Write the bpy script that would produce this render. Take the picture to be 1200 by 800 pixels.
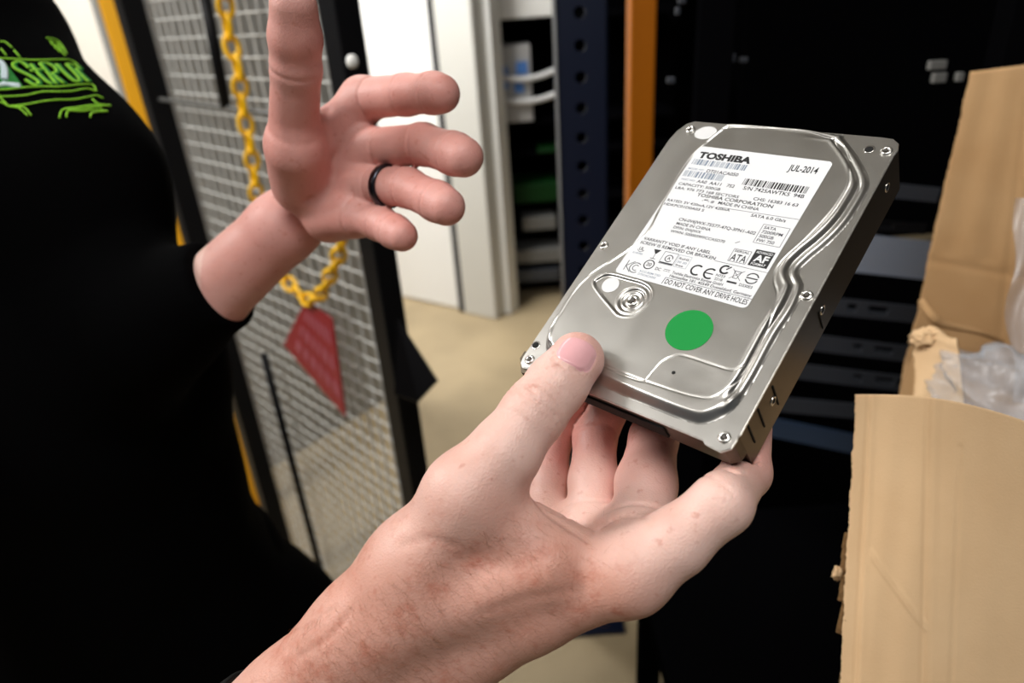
import bpy, bmesh, math, random
import numpy as np
from mathutils import Vector, Matrix, noise as mnoise

for o in list(bpy.data.objects):
    bpy.data.objects.remove(o)
SC = bpy.context.scene
COL = SC.collection
random.seed(7)

# ------------------------------------------------------------------ camera
FPX = 800.0                       # 24 mm lens on a 36 mm sensor, 1200 px wide
CAM_H = 1.45
_up = -np.array([115.0, 1600.0, 800.0]); _up /= np.linalg.norm(_up)
_fw = np.array([0, 0, 1.0]); _fw = _fw - _up * (_fw @ _up); _fw /= np.linalg.norm(_fw)
_rt = np.cross(_fw, _up)
M3 = np.array([_rt, _fw, _up])    # camera axes (right, down, forward) -> world
CAM_P = np.array([0.0, 0.0, CAM_H])

def c2w(v):                       # camera coordinates in metres -> world
    return np.asarray(v, float) @ M3.T + CAM_P
def P(px, py, z):                 # pixel + depth in metres -> world point
    return c2w([(px - 600) / FPX * z, (py - 400) / FPX * z, z])
def floor_at(px, py):
    d = np.array([(px - 600) / FPX, (py - 400) / FPX, 1.0]) @ M3.T
    return CAM_P + d * (CAM_H / -d[2])
def on_plan(px, py, p0, dxy):     # where a pixel's ray crosses the vertical plane through p0 along dxy
    d = np.array([(px - 600) / FPX, (py - 400) / FPX, 1.0]) @ M3.T
    n = np.array([-dxy[1], dxy[0], 0.0])
    s = (n @ (np.array([p0[0], p0[1], 0]) - CAM_P * [1, 1, 0])) / (n @ d)
    return CAM_P + d * s

cd = bpy.data.cameras.new('camera'); cam = bpy.data.objects.new('camera', cd); COL.objects.link(cam)
cd.lens = 24; cd.sensor_width = 36; cd.sensor_fit = 'HORIZONTAL'; cd.clip_start = 0.01; cd.clip_end = 50
mw = np.eye(4); mw[:3, 0] = M3 @ [1, 0, 0]; mw[:3, 1] = M3 @ [0, -1, 0]; mw[:3, 2] = M3 @ [0, 0, -1]; mw[:3, 3] = CAM_P
cam.matrix_world = Matrix(mw.tolist())
cd.dof.use_dof = True; cd.dof.focus_distance = 0.285; cd.dof.aperture_fstop = 7.0
SC.camera = cam

# ------------------------------------------------------------------ world, lights, exposure
SC.view_settings.view_transform = 'Standard'; SC.view_settings.look = 'None'
SC.view_settings.gamma = 1.0; SC.view_settings.use_curve_mapping = False
SC.view_settings.exposure = 0.28
wd = bpy.data.worlds.new('world'); SC.world = wd; wd.use_nodes = True
wd.node_tree.nodes['Background'].inputs[0].default_value = (0.80, 0.90, 1.0, 1)
wd.node_tree.nodes['Background'].inputs[1].default_value = 0.055

def area(name, loc, target, sx, sy, power, color=(1, 1, 1)):
    l = bpy.data.lights.new(name, 'AREA'); l.shape = 'RECTANGLE'; l.size = sx; l.size_y = sy
    l.energy = power; l.color = color
    o = bpy.data.objects.new(name, l); COL.objects.link(o); o.location = loc
    o.rotation_euler = (Vector(target) - Vector(loc)).to_track_quat('-Z', 'Y').to_euler()
    return o
area('ceiling_lamp_left', (-1.75, 0.55, 2.85), (-0.2, 0.3, 1.2), 0.5, 1.2, 58, (1.0, 0.98, 0.95))
area('ceiling_lamp_overhead', (-0.1, -0.55, 2.85), (0.0, 0.3, 1.2), 1.2, 0.5, 21, (1.0, 0.98, 0.95))
area('aisle_fill_light', (-0.9, 2.55, 2.9), (-0.8, 2.6, 0), 1.2, 0.4, 92, (1.0, 0.99, 0.97))  # unseen light added to brighten the door

# ------------------------------------------------------------------ helpers
def s2l(c):
    return tuple(((x / 255) / 12.92 if x / 255 <= 0.04045 else ((x / 255 + 0.055) / 1.055) ** 2.4) for x in c)

def mat(name, rgb, rough=0.6, metal=0.0, spec=0.5, noise=0.0, nscale=40.0, bump=0.0, bscale=200.0, rgb2=None, lin=False):
    m = bpy.data.materials.new(name); m.use_nodes = True
    nt = m.node_tree; b = nt.nodes['Principled BSDF']
    c = rgb if lin else s2l(rgb)
    b.inputs['Base Color'].default_value = (*c, 1); b.inputs['Roughness'].default_value = rough
    b.inputs['Metallic'].default_value = metal; b.inputs['Specular IOR Level'].default_value = spec
    tc = nt.nodes.new('ShaderNodeTexCoord')
    if noise or rgb2:
        n = nt.nodes.new('ShaderNodeTexNoise'); n.inputs['Scale'].default_value = nscale; n.inputs['Detail'].default_value = 6
        nt.links.new(tc.outputs['Object'], n.inputs['Vector'])
        mx = nt.nodes.new('ShaderNodeMix'); mx.data_type = 'RGBA'
        c2 = s2l(rgb2) if rgb2 else tuple(x * (1 - noise) for x in c)
        mx.inputs[6].default_value = (*c, 1); mx.inputs[7].default_value = (*c2, 1)
        rp = nt.nodes.new('ShaderNodeMapRange'); rp.inputs[1].default_value = 0.35; rp.inputs[2].default_value = 0.65
        nt.links.new(n.outputs['Fac'], rp.inputs[0]); nt.links.new(rp.outputs[0], mx.inputs[0])
        nt.links.new(mx.outputs[2], b.inputs['Base Color'])
    if bump:
        n2 = nt.nodes.new('ShaderNodeTexNoise'); n2.inputs['Scale'].default_value = bscale; n2.inputs['Detail'].default_value = 4
        nt.links.new(tc.outputs['Object'], n2.inputs['Vector'])
        bp = nt.nodes.new('ShaderNodeBump'); bp.inputs['Strength'].default_value = bump; bp.inputs['Distance'].default_value = 0.001
        nt.links.new(n2.outputs['Fac'], bp.inputs['Height']); nt.links.new(bp.outputs[0], b.inputs['Normal'])
    return m

def tag(o, label=None, cat=None, group=None, kind=None):
    if label: o['label'] = label
    if cat: o['category'] = cat
    if group: o['group'] = group
    if kind: o['kind'] = kind
    return o

def empty(name, loc, label, cat, group=None):
    o = bpy.data.objects.new(name, None); COL.objects.link(o); o.empty_display_size = 0.02
    o.matrix_world = Matrix.Translation(Vector(loc))
    return tag(o, label, cat, group)

def mesh_obj(name, V, F, m, parent=None, smooth=False, world=True):
    """one mesh object; V in world coordinates (moved to the parent's frame) or local when world=False"""
    me = bpy.data.meshes.new(name)
    V = np.asarray(V, float)
    inv = None
    if world and parent is not None:
        root = parent
        acc = np.eye(4)
        A = np.array(parent.matrix_basis)
        p = parent.parent
        while p is not None:
            A = np.array(p.matrix_basis) @ A; p = p.parent
        Ai = np.linalg.inv(A)
        V = V @ Ai[:3, :3].T + Ai[:3, 3]
    me.from_pydata(V.tolist(), [], [tuple(int(i) for i in f) for f in F])
    me.update()
    if smooth: me.polygons.foreach_set('use_smooth', np.ones(len(me.polygons), bool))
    me.materials.append(m)
    o = bpy.data.objects.new(name, me); COL.objects.link(o)
    if parent is not None: o.parent = parent
    return o

class MB:
    """collects pieces that belong to ONE part"""
    def __init__(s): s.V = []; s.F = []
    def add(s, V, F):
        n = len(s.V); s.V += [tuple(map(float, v)) for v in V]; s.F += [tuple(i + n for i in f) for f in F]; return s
    def box(s, c, ax, ay, az, bev=0.0):
        """box from centre and three half-axis vectors, with bevelled edges"""
        bm = bmesh.new(); bmesh.ops.create_cube(bm, size=2)
        A = np.array([ax, ay, az], float); L = np.linalg.norm(A, axis=1)
        for v in bm.verts: v.co = Vector((v.co.x * L[0], v.co.y * L[1], v.co.z * L[2]))
        if bev: bmesh.ops.bevel(bm, geom=bm.edges[:], offset=bev, segments=2, affect='EDGES', profile=0.5)
        U = A / L[:, None]
        bm.verts.ensure_lookup_table()
        V = np.array([v.co[:] for v in bm.verts]) @ U + np.array(c, float)
        F = [[v.index for v in f.verts] for f in bm.faces]
        bm.free(); return s.add(V, F)
    def tube(s, pts, r, n=8, closed=False, flat=None):
        pts = np.array(pts, float); k = len(pts)
        if closed: t = np.roll(pts, -1, 0) - np.roll(pts, 1, 0)
        else: t = np.gradient(pts, axis=0)
        t /= np.linalg.norm(t, axis=1)[:, None] + 1e-12
        ref = np.array([0, 0, 1.0]) if abs(t[:, 2]).mean() < 0.8 else np.array([1.0, 0, 0])
        if flat is not None: ref = np.array(flat, float)
        V = []; rr = np.broadcast_to(np.asarray(r, float), (k,))
        for i in range(k):
            a = np.cross(t[i], ref); a /= np.linalg.norm(a) + 1e-12; b = np.cross(t[i], a)
            for j in range(n):
                th = 2 * math.pi * j / n
                V.append(pts[i] + rr[i] * (math.cos(th) * a + math.sin(th) * b))
        F = []
        for i in range(k if closed else k - 1):
            i2 = (i + 1) % k
            for j in range(n): F.append((i * n + j, i * n + (j + 1) % n, i2 * n + (j + 1) % n, i2 * n + j))
        if not closed:
            F.append(tuple(range(n))[::-1]); F.append(tuple((k - 1) * n + j for j in range(n)))
        return s.add(V, F)
    def lathe(s, prof, n=20, T=None):
        """prof: (r, z) list; T: 4x4 placement"""
        V = []
        for r, z in prof:
            for j in range(n):
                a = 2 * math.pi * j / n; V.append((r * math.cos(a), r * math.sin(a), z))
        F = []
        for i in range(len(prof) - 1):
            for j in range(n): F.append((i * n + j, i * n + (j + 1) % n, (i + 1) * n + (j + 1) % n, (i + 1) * n + j))
        F.append(tuple(range(n))[::-1]); F.append(tuple((len(prof) - 1) * n + j for j in range(n)))
        V = np.array(V)
        if T is not None: V = V @ np.array(T)[:3, :3].T + np.array(T)[:3, 3]
        return s.add(V, F)
    def prism(s, poly, z0, z1, T=None):
        n = len(poly)
        V = np.array([(x, y, z0) for x, y in poly] + [(x, y, z1) for x, y in poly], float)
        F = [tuple(range(n))[::-1], tuple(range(n, 2 * n))] + [(i, (i + 1) % n, n + (i + 1) % n, n + i) for i in range(n)]
        if T is not None: V = V @ np.array(T)[:3, :3].T + np.array(T)[:3, 3]
        return s.add(V, F)
    def build(s, name, m, parent=None, smooth=False, world=True):
        return mesh_obj(name, s.V, s.F, m, parent, smooth, world)

def vbox(mb, p, dirxy, w, d, z0, z1, bev=0.002):
    """upright box: centre p (xy), width w along dirxy, depth d across"""
    u = np.array([dirxy[0], dirxy[1], 0.0]); u /= np.linalg.norm(u); v = np.array([-u[1], u[0], 0])
    return mb.box((p[0], p[1], (z0 + z1) / 2), u * w / 2, v * d / 2, np.array([0, 0, (z1 - z0) / 2]), bev)

def catmull(pts, n=8, closed=True):
    p = np.array(pts, float); k = len(p); out = []
    for i in range(k if closed else k - 1):
        if closed: a, b, c, d = p[i - 1], p[i], p[(i + 1) % k], p[(i + 2) % k]
        else: a, b, c, d = p[max(i - 1, 0)], p[i], p[i + 1], p[min(i + 2, k - 1)]
        for j in range(n):
            t = j / n
            out.append(0.5 * (2 * b + (c - a) * t + (2 * a - 5 * b + 4 * c - d) * t * t + (3 * b - a - 3 * c + d) * t ** 3))
    if not closed: out.append(p[-1])
    return np.array(out)

def seg_dist(Q, poly, closed=True):
    """distance of 2-D points to a polyline, and inside flag"""
    poly = np.asarray(poly, float); best = np.full(len(Q), 1e9); ins = np.zeros(len(Q), bool)
    k = len(poly)
    for i in range(k if closed else k - 1):
        a, b = poly[i], poly[(i + 1) % k]; ab = b - a
        t = np.clip(((Q - a) @ ab) / (ab @ ab + 1e-12), 0, 1)
        d = np.hypot(*(Q - a - t[:, None] * ab).T)
        best = np.minimum(best, d)
        if closed:
            c = (a[1] > Q[:, 1]) != (b[1] > Q[:, 1])
            x = a[0] + (Q[:, 1] - a[1]) * ab[0] / (ab[1] if abs(ab[1]) > 1e-12 else 1e-12)
            ins ^= c & (Q[:, 0] < x)
    return best, ins
def sstep(a, b, x):
    t = np.clip((x - a) / (b - a), 0, 1); return t * t * (3 - 2 * t)

# ------------------------------------------------------------------ materials
M_floor = mat('concrete', (172, 153, 120), 0.55, noise=0.18, nscale=3.0, bump=0.1, bscale=60)
M_white = mat('white_paint', (236, 236, 232), 0.6)
M_door = mat('door_paint', (240, 240, 238), 0.45)
M_trim = mat('grey_trim', (205, 204, 198), 0.6)
M_gap = mat('gap_shade', (40, 40, 42), 0.9)
M_beige = mat('beige_wall', (204, 198, 188), 0.7)
M_black = mat('black_metal', (0.004, 0.004, 0.005), 0.5, spec=0.15, lin=True)
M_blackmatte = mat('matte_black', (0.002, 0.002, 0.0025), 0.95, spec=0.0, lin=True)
M_wire = mat('galvanised_wire', (206, 206, 202), 0.6, 0.0)
M_yellow = mat('yellow_plastic', (246, 190, 8), 0.4)
M_ypost = mat('yellow_post_paint', (240, 172, 10), 0.5)
M_orange = mat('orange_paint', (188, 106, 6), 0.5, spec=0.3)
M_blue = mat('navy_paint', (6, 17, 40), 0.45, spec=0.4)
M_red = mat('red_sign', (138, 8, 30), 0.5)
M_signwhite = mat('sign_white', (160, 78, 92), 0.6)
M_rail = mat('dark_steel', (62, 66, 74), 0.45, 0.4)
M_tray = mat('pale_steel', (150, 160, 178), 0.4, 0.4)
M_bluegrey = mat('blue_steel', (48, 66, 92), 0.4, 0.3)
M_greybox = mat('grey_plastic', (168, 168, 168), 0.6)
M_bluelab = mat('blue_plastic', (70, 120, 190), 0.5)
M_green = mat('green_board', (2, 46, 8), 0.6, spec=.2)
M_slat = mat('grey_slat', (104, 104, 102), 0.5)
M_wcable = mat('white_cable', (205, 205, 205), 0.5)

def cardboard(name, rgb, rgb2, flute_dir):
    m = mat(name, rgb, 0.85, spec=0.15, rgb2=rgb2, nscale=9.0)
    nt = m.node_tree; b = nt.nodes['Principled BSDF']
    tc = nt.nodes.new('ShaderNodeTexCoord')
    w = nt.nodes.new('ShaderNodeTexNoise'); w.inputs['Scale'].default_value = 1.0; w.inputs['Detail'].default_value = 3
    mp = nt.nodes.new('ShaderNodeMapping'); mp.inputs['Scale'].default_value = (260, 260, 4) if flute_dir == 'v' else (5, 5, 260)
    nt.links.new(tc.outputs['Object'], mp.inputs['Vector']); nt.links.new(mp.outputs[0], w.inputs['Vector'])
    sp = nt.nodes.new('ShaderNodeTexNoise'); sp.inputs['Scale'].default_value = 900; sp.inputs['Detail'].default_value = 2
    nt.links.new(tc.outputs['Object'], sp.inputs['Vector'])
    ad = nt.nodes.new('ShaderNodeMath'); ad.operation = 'ADD'
    nt.links.new(w.outputs['Fac'], ad.inputs[0]); nt.links.new(sp.outputs['Fac'], ad.inputs[1])
    bp = nt.nodes.new('ShaderNodeBump'); bp.inputs['Strength'].default_value = 0.25; bp.inputs['Distance'].default_value = 0.0006
    nt.links.new(ad.outputs[0], bp.inputs['Height']); nt.links.new(bp.outputs[0], b.inputs['Normal'])
    return m
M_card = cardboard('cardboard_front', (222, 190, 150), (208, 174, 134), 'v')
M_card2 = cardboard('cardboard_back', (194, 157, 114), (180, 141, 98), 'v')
M_tape = mat('cut_cardboard_edge', (150, 116, 78), 0.9, spec=0.1, noise=0.4, nscale=300)

# ------------------------------------------------------------------ the setting
fl = MB(); fl.add([(-5, -3, 0), (5, -3, 0), (5, 7, 0), (-5, 7, 0), (-5, -3, -.1), (5, -3, -.1), (5, 7, -.1), (-5, 7, -.1)],
                  [(0, 1, 2, 3), (7, 6, 5, 4), (0, 4, 5, 1), (1, 5, 6, 2), (2, 6, 7, 3), (3, 7, 4, 0)])
tag(fl.build('floor', M_floor), kind='structure')
ce = MB(); ce.box((0, 2, 3.05), (5, 0, 0), (0, 5, 0), (0, 0, .05))
tag(ce.build('ceiling', mat('ceiling_paint', (190, 190, 188), 0.9)), kind='structure')

da, db = floor_at(462, 346), floor_at(541, 363)          # foot of the door
du = (db - da)[:2] / np.linalg.norm((db - da)[:2]); dn = np.array([-du[1], du[0]])
if dn[1] < 0: dn = -dn
wl = MB()
mid = da[:2] + dn * 0.10
vbox(wl, mid - du * 1.5 + du * 0.55, du, 4.0 - 0.6, 0.08, 0, 3.0)
tag(wl.build('wall_back', M_white), kind='structure')
dd = MB(); L = np.linalg.norm((db - da)[:2])
A0 = da[:2] - du * 0.55
w_ = L + 0.55
vbox(dd, (A0 + db[:2]) / 2 + dn * 0.02, du, w_ - 0.012, 0.045, 0.008, 2.2, 0.003)
door = tag(dd.build('door_1', M_door), 'white door with a dark gap down its right edge, behind the raised hand', kind='structure')
jb = MB(); vbox(jb, db[:2] + du * 0.022 - dn * 0.006, du, 0.045, 0.03, 0, 2.25)  # dark strip stands in for the shaded gap beside the door
tag(jb.build('gap_strip_1', M_gap), kind='structure')
pl = MB()
jw = np.linalg.norm((floor_at(592, 362) - db)[:2])
vbox(pl, db[:2] + du * (0.045 + jw / 2 - 0.02) + dn * 0.03, du, jw - 0.03, 0.12, 0, 3.0, 0.01)
tag(pl.build('trim_2', M_trim), kind='structure')
# door knob seen against the fence post
kn = MB(); kp = P(414, 79, 1.9)

# partition wall behind the fence
c1, c2 = floor_at(283, 570), floor_at(462, 462)
pu = (c2 - c1)[:2] / np.linalg.norm((c2 - c1)[:2]); pn = np.array([-pu[1], pu[0]])
pt = MB(); vbox(pt, (c1 + c2)[:2] / 2 + pn * 0.015, pu, np.linalg.norm((c2 - c1)[:2]), 0.03, 0, 3.0)
tag(pt.build('wall_partition', mat('grey_partition', (172, 173, 170), .7)), kind='structure')
bl = MB(); bw = P(110, 60, 3.3); vbox(bl, bw, (0.8, 0.6), 3.0, 0.08, 0, 3.0)
tag(bl.build('wall_left', M_beige), kind='structure')
# black backdrop added for the darkness behind the racks on the right
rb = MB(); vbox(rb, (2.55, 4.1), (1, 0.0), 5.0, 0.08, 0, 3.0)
tag(rb.build('dark_backdrop_right', M_blackmatte), kind='structure')

# ------------------------------------------------------------------ mesh fence
FD = np.array([math.sin(math.radians(-44)), math.cos(math.radians(-44))])     # fence runs away to the left
fr0 = P(396, 0, 0.86)
fpost = fr0[:2]
def fence_at(px, py): return on_plan(px, py, fpost, FD)
fl_ = fence_at(150, 0)[:2]
fen_len = np.linalg.norm(fl_ - fpost)
fence = empty('mesh_fence', (*((fpost + fl_) / 2), 0), 'black framed wire mesh fence panel behind the gesturing arm', 'fence')
b = MB(); vbox(b, fpost, FD, 0.039, 0.039, 0, 2.3, 0.003); b.build('post', M_black, fence)
b = MB(); vbox(b, fl_, FD, 0.042, 0.042, 0, 2.3, 0.003); b.build('post', M_black, fence)
def bar_between(name, p, q, r, parent, m):
    return MB().tube([p, (np.array(p) + np.array(q)) / 2, q], r, 8).build(name, m, parent, True)
q1, q2 = fence_at(186, 116), fence_at(384, 141)
bar_between('rail', q1, q2, 0.004, fence, M_slat)
q1, q2 = fence_at(239, -10), fence_at(265, 126)
bar_between('brace', q1, q2, 0.0095, fence, M_black)
q1, q2 = fence_at(309, 415), fence_at(384, 700)
bar_between('brace', q1, q2, 0.0085, fence, M_black)
# woven wire
wm = MB()
pitch = 0.033; H = 2.25; pv = 0.034
FOFF = np.array([FD[1], -FD[0]]); FOFF = FOFF * np.sign(FOFF @ (CAM_P[:2] - fpost)) * 0.03
nv_, nh_ = int(fen_len / pv), int(H / pitch)
for i in range(1, nv_ + 1):
    pts = []
    for k in range(0, nh_ + 1, 2):
        xy = fpost + FD * (i * pv) - FOFF + FOFF / .03 * .0012 * (1 if (k // 2 + i) % 2 else -1)
        pts.append((xy[0], xy[1], .04 + k * pitch))
    wm.tube(pts, .0021, 5)
for k in range(nh_ + 1):
    pts = []
    for i in range(0, nv_ + 2, 2):
        xy = fpost + FD * min(i * pv, fen_len) - FOFF - FOFF / .03 * .0012 * (1 if (i // 2 + k) % 2 else -1)
        pts.append((xy[0], xy[1], .04 + k * pitch))
    wm.tube(pts, .0017, 5)
wm.build('wire_mesh', M_wire, fence, True)
# latch bracket on the right post
lb = P(488, 435, 1.16)
b = MB()
b.add([tuple(P(466, 372, .95)), tuple(P(512, 446, .97)), tuple(P(490, 470, .97)), tuple(P(462, 462, .95)),
       tuple(P(466, 372, 1.01)), tuple(P(514, 446, 1.04)), tuple(P(490, 472, 1.04)), tuple(P(462, 462, 1.01))],
      [(0, 1, 2, 3), (7, 6, 5, 4), (0, 4, 5, 1), (1, 5, 6, 2), (2, 6, 7, 3), (3, 7, 4, 0)])
b.build('bracket', M_black, fence)

# yellow post beyond the fence
yp = P(141, 40, 1.62)
t = empty('yellow_post', (yp[0], yp[1], 0), 'yellow painted steel post just left of the mesh fence', 'post')
b = MB(); vbox(b, yp, (1, 0.2), 0.046, 0.046, 0.012, 2.5, 0.008); b.build('shaft', M_ypost, t)
b = MB(); vbox(b, yp, (1, 0.2), 0.1, 0.1, 0.0, 0.012, 0.002); b.build('base_plate', M_ypost, t)

# yellow plastic chain hung on the fence
def chain_pts(pxs, off):
    out = []
    nrm = np.array([FD[1], -FD[0], 0]); nrm *= np.sign(nrm @ (CAM_P - [fpost[0], fpost[1], CAM_H]) * np.array(1))
    for (x, y) in pxs:
        p = fence_at(x, y); d = CAM_P - p; d /= np.linalg.norm(d)
        out.append(p + d * off)
    return np.array(out)
cp = catmull(chain_pts([(262, -60), (264, 0), (269, 45), (279, 80), (284, 125), (293, 170), (299, 215), (306, 260), (330, 320), (366, 352), (392, 312), (404, 270), (412, 215)], 0.03), 14, False)
seg = np.linalg.norm(np.diff(cp, axis=0), axis=1); cum = np.r_[0, np.cumsum(seg)]
chain = empty('plastic_chain', tuple(cp[-1]), 'yellow plastic link chain hanging on the wire mesh', 'chain')
pos = 0.02; k = 0; step = 0.030
while pos < cum[-1] - 0.02:
    def at(s): return np.array([np.interp(s, cum, cp[:, i]) for i in range(3)])
    c = at(pos); t_ = at(pos + 0.01) - at(pos - 0.01); t_ /= np.linalg.norm(t_)
    view = CAM_P - c; view /= np.linalg.norm(view)
    side = np.cross(t_, view); side /= np.linalg.norm(side); nn = np.cross(t_, side)
    if k % 2: side = 0.35 * side + 0.94 * nn
    loop = [c + t_ * (0.0145 * math.cos(a)) * 1.28 + side * 0.0100 * math.sin(a) for a in np.linspace(0, 2 * math.pi, 20, endpoint=False)]
    if pos < 0.001 + cum[-1]:
        MB().tube(loop, 0.0040, 8, True, flat=np.cross(t_, side)).build('link', M_yellow, chain, True)
    pos += step; k += 1
# red sign on the chain
sg = [fence_at(x, y) for x, y in ((358, 352), (389, 374), (405, 489), (332, 404))]
sg = [p + (CAM_P - p) / np.linalg.norm(CAM_P - p) * 0.025 for p in sg]
sgn = empty('red_sign', tuple(sum(sg) / 4), 'small red sign with pale worn lettering hanging from the yellow chain', 'sign')
n = np.cross(sg[1] - sg[0], sg[3] - sg[0]); n /= np.linalg.norm(n)
if n @ (CAM_P - sg[0]) < 0: n = -n
b = MB(); b.add([tuple(p) for p in sg] + [tuple(p - n * 0.003) for p in sg], [(0, 1, 2, 3), (7, 6, 5, 4), (0, 4, 5, 1), (1, 5, 6, 2), (2, 6, 7, 3), (3, 7, 4, 0)])
b.build('plate', M_red, sgn)
def bil(q, u, v): return (q[0] * (1 - u) + q[1] * u) * (1 - v) + (q[3] * (1 - u) + q[2] * u) * v
b = MB(); rnd = random.Random(3)
for row in range(3):
    u = 0.14
    v0 = 0.13 + 0.27 * row
    while u < 0.86:
        wv = rnd.uniform(0.07, 0.13)
        pts = [bil(sg, u, v0), bil(sg, u + wv * .8, v0 + .02), bil(sg, u + wv, v0 + 0.17), bil(sg, u + wv * .2, v0 + 0.15)]
        b.add([tuple(p + n * 0.0006) for p in pts] + [tuple(p + n * 0.0001) for p in pts], [(0, 1, 2, 3), (0, 4, 5, 1), (1, 5, 6, 2), (2, 6, 7, 3), (3, 7, 4, 0)])
        u += wv + 0.035
b.build('lettering', M_signwhite, sgn)
b = MB().lathe([(0.0, 0.0), (0.004, 0.0), (0.0065, 0.003), (0.0078, 0.008), (0.0065, 0.013), (0.003, 0.016), (0.0, 0.016)], 16, np.array(Matrix.Translation(Vector(P(414, 80, 0.84)))))
b.build('cap_nut', M_white, fence, True)

# ------------------------------------------------------------------ racks in the background
# (a) dark shelf with electronics between the door and the blue post
rk0 = floor_at(600, 352); ru = np.array([1, 0.0]); 
def rp(px, py, back=0.0):       # point on the rack's front plane
    p = on_plan(px, py, rk0[:2], ru); return p + np.array([0, back, 0])
xl, xr = rp(590, 200)[0], rp(672, 200)[0]
rack = empty('shelf_rack', ((xl + xr) / 2, rk0[1] + .15, 0), 'dark equipment rack standing beside the white pillar', 'rack')
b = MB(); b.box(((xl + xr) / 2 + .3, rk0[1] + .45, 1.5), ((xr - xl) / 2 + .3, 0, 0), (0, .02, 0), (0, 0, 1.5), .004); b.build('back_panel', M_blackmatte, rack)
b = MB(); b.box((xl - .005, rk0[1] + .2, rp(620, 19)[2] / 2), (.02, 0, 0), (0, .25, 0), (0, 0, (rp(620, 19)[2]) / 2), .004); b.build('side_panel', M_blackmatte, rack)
for yy in (18, 141, 178, 235, 268, 306, 328):
    z = rp(620, yy)[2] + .006
    b = MB(); b.box(((xl + xr) / 2 + .25, rk0[1] + .22, z - .02), ((xr - xl) / 2 + .25, 0, 0), (0, .2, 0), (0, 0, .012), .002); b.build('shelf', M_blackmatte, rack)
def rack_box(name, x0, y0, x1, y1, dep, m, label, cat, group=None, y_off=0.0):
    a, c = rp(x0, y0), rp(x1, y1)
    t = MB(); t.box(((a[0] + c[0]) / 2, rk0[1] + dep / 2 + y_off, (a[2] + c[2]) / 2), (abs(c[0] - a[0]) / 2, 0, 0), (0, dep / 2, 0), (0, 0, abs(a[2] - c[2]) / 2), .006)
    o = t.build(name, m); 
    return tag(o, label, cat, group)
rack_box('white_carton', 578, -30, 658, 18, .3, M_white, 'white carton on top of the dark equipment rack', 'box')
gb = rack_box('power_unit', 585, 54, 625, 141, .2, M_greybox, 'grey appliance with blue patches on the dark rack', 'appliance', y_off=-.02)
for (x0, y0, x1, y1) in ((604, 72, 618, 86), (586, 78, 596, 104), (602, 96, 614, 107)):
    a, c = rp(x0, y0), rp(x1, y1); bb = MB()
    bb.box(((a[0] + c[0]) / 2, rk0[1] - .024, (a[2] + c[2]) / 2), ((c[0] - a[0]) / 2, 0, 0), (0, .004, 0), (0, 0, (a[2] - c[2]) / 2), .001)
    bb.build('blue_patch', M_bluelab, gb, False)
for i, (y0, y1) in enumerate(((92, 80), (118, 108))):
    pts = [rp(590, y0 - 2), rp(610, y0), rp(632, (y0 + y1) / 2 + 2), rp(652, y1), rp(660, y1 - 3)]
    pts = [p + np.array([0, -.045, 0]) for p in catmull(pts, 6, False)]
    o = MB().tube(pts, .013, 8).build('white_cable', M_wcable, None, True)
    tag(o, ('upper' if i == 0 else 'lower') + ' of two white cables across the grey appliance on the rack', 'cable', 'white cables on the rack')
rack_box('circuit_board', 602, 217, 655, 235, .25, M_green, 'green circuit board lying on the dark rack', 'circuit board')
rack_box('circuit_card', 630, 175, 656, 178, .2, M_green, 'thin green card edge on the upper rack shelf', 'circuit board')
rack_box('grey_tray', 612, 256, 652, 268, .2, M_slat, 'short grey tray below the green circuit board', 'tray')
rack_box('grey_slat_shelf', 594, 295, 658, 306, .25, M_slat, 'longer grey slat near the foot of the dark rack', 'tray')
rack_box('grey_slat_shelf', 601, 318, 656, 328, .25, M_rail, 'lowest dim grey slat in the dark rack', 'tray')

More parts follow.
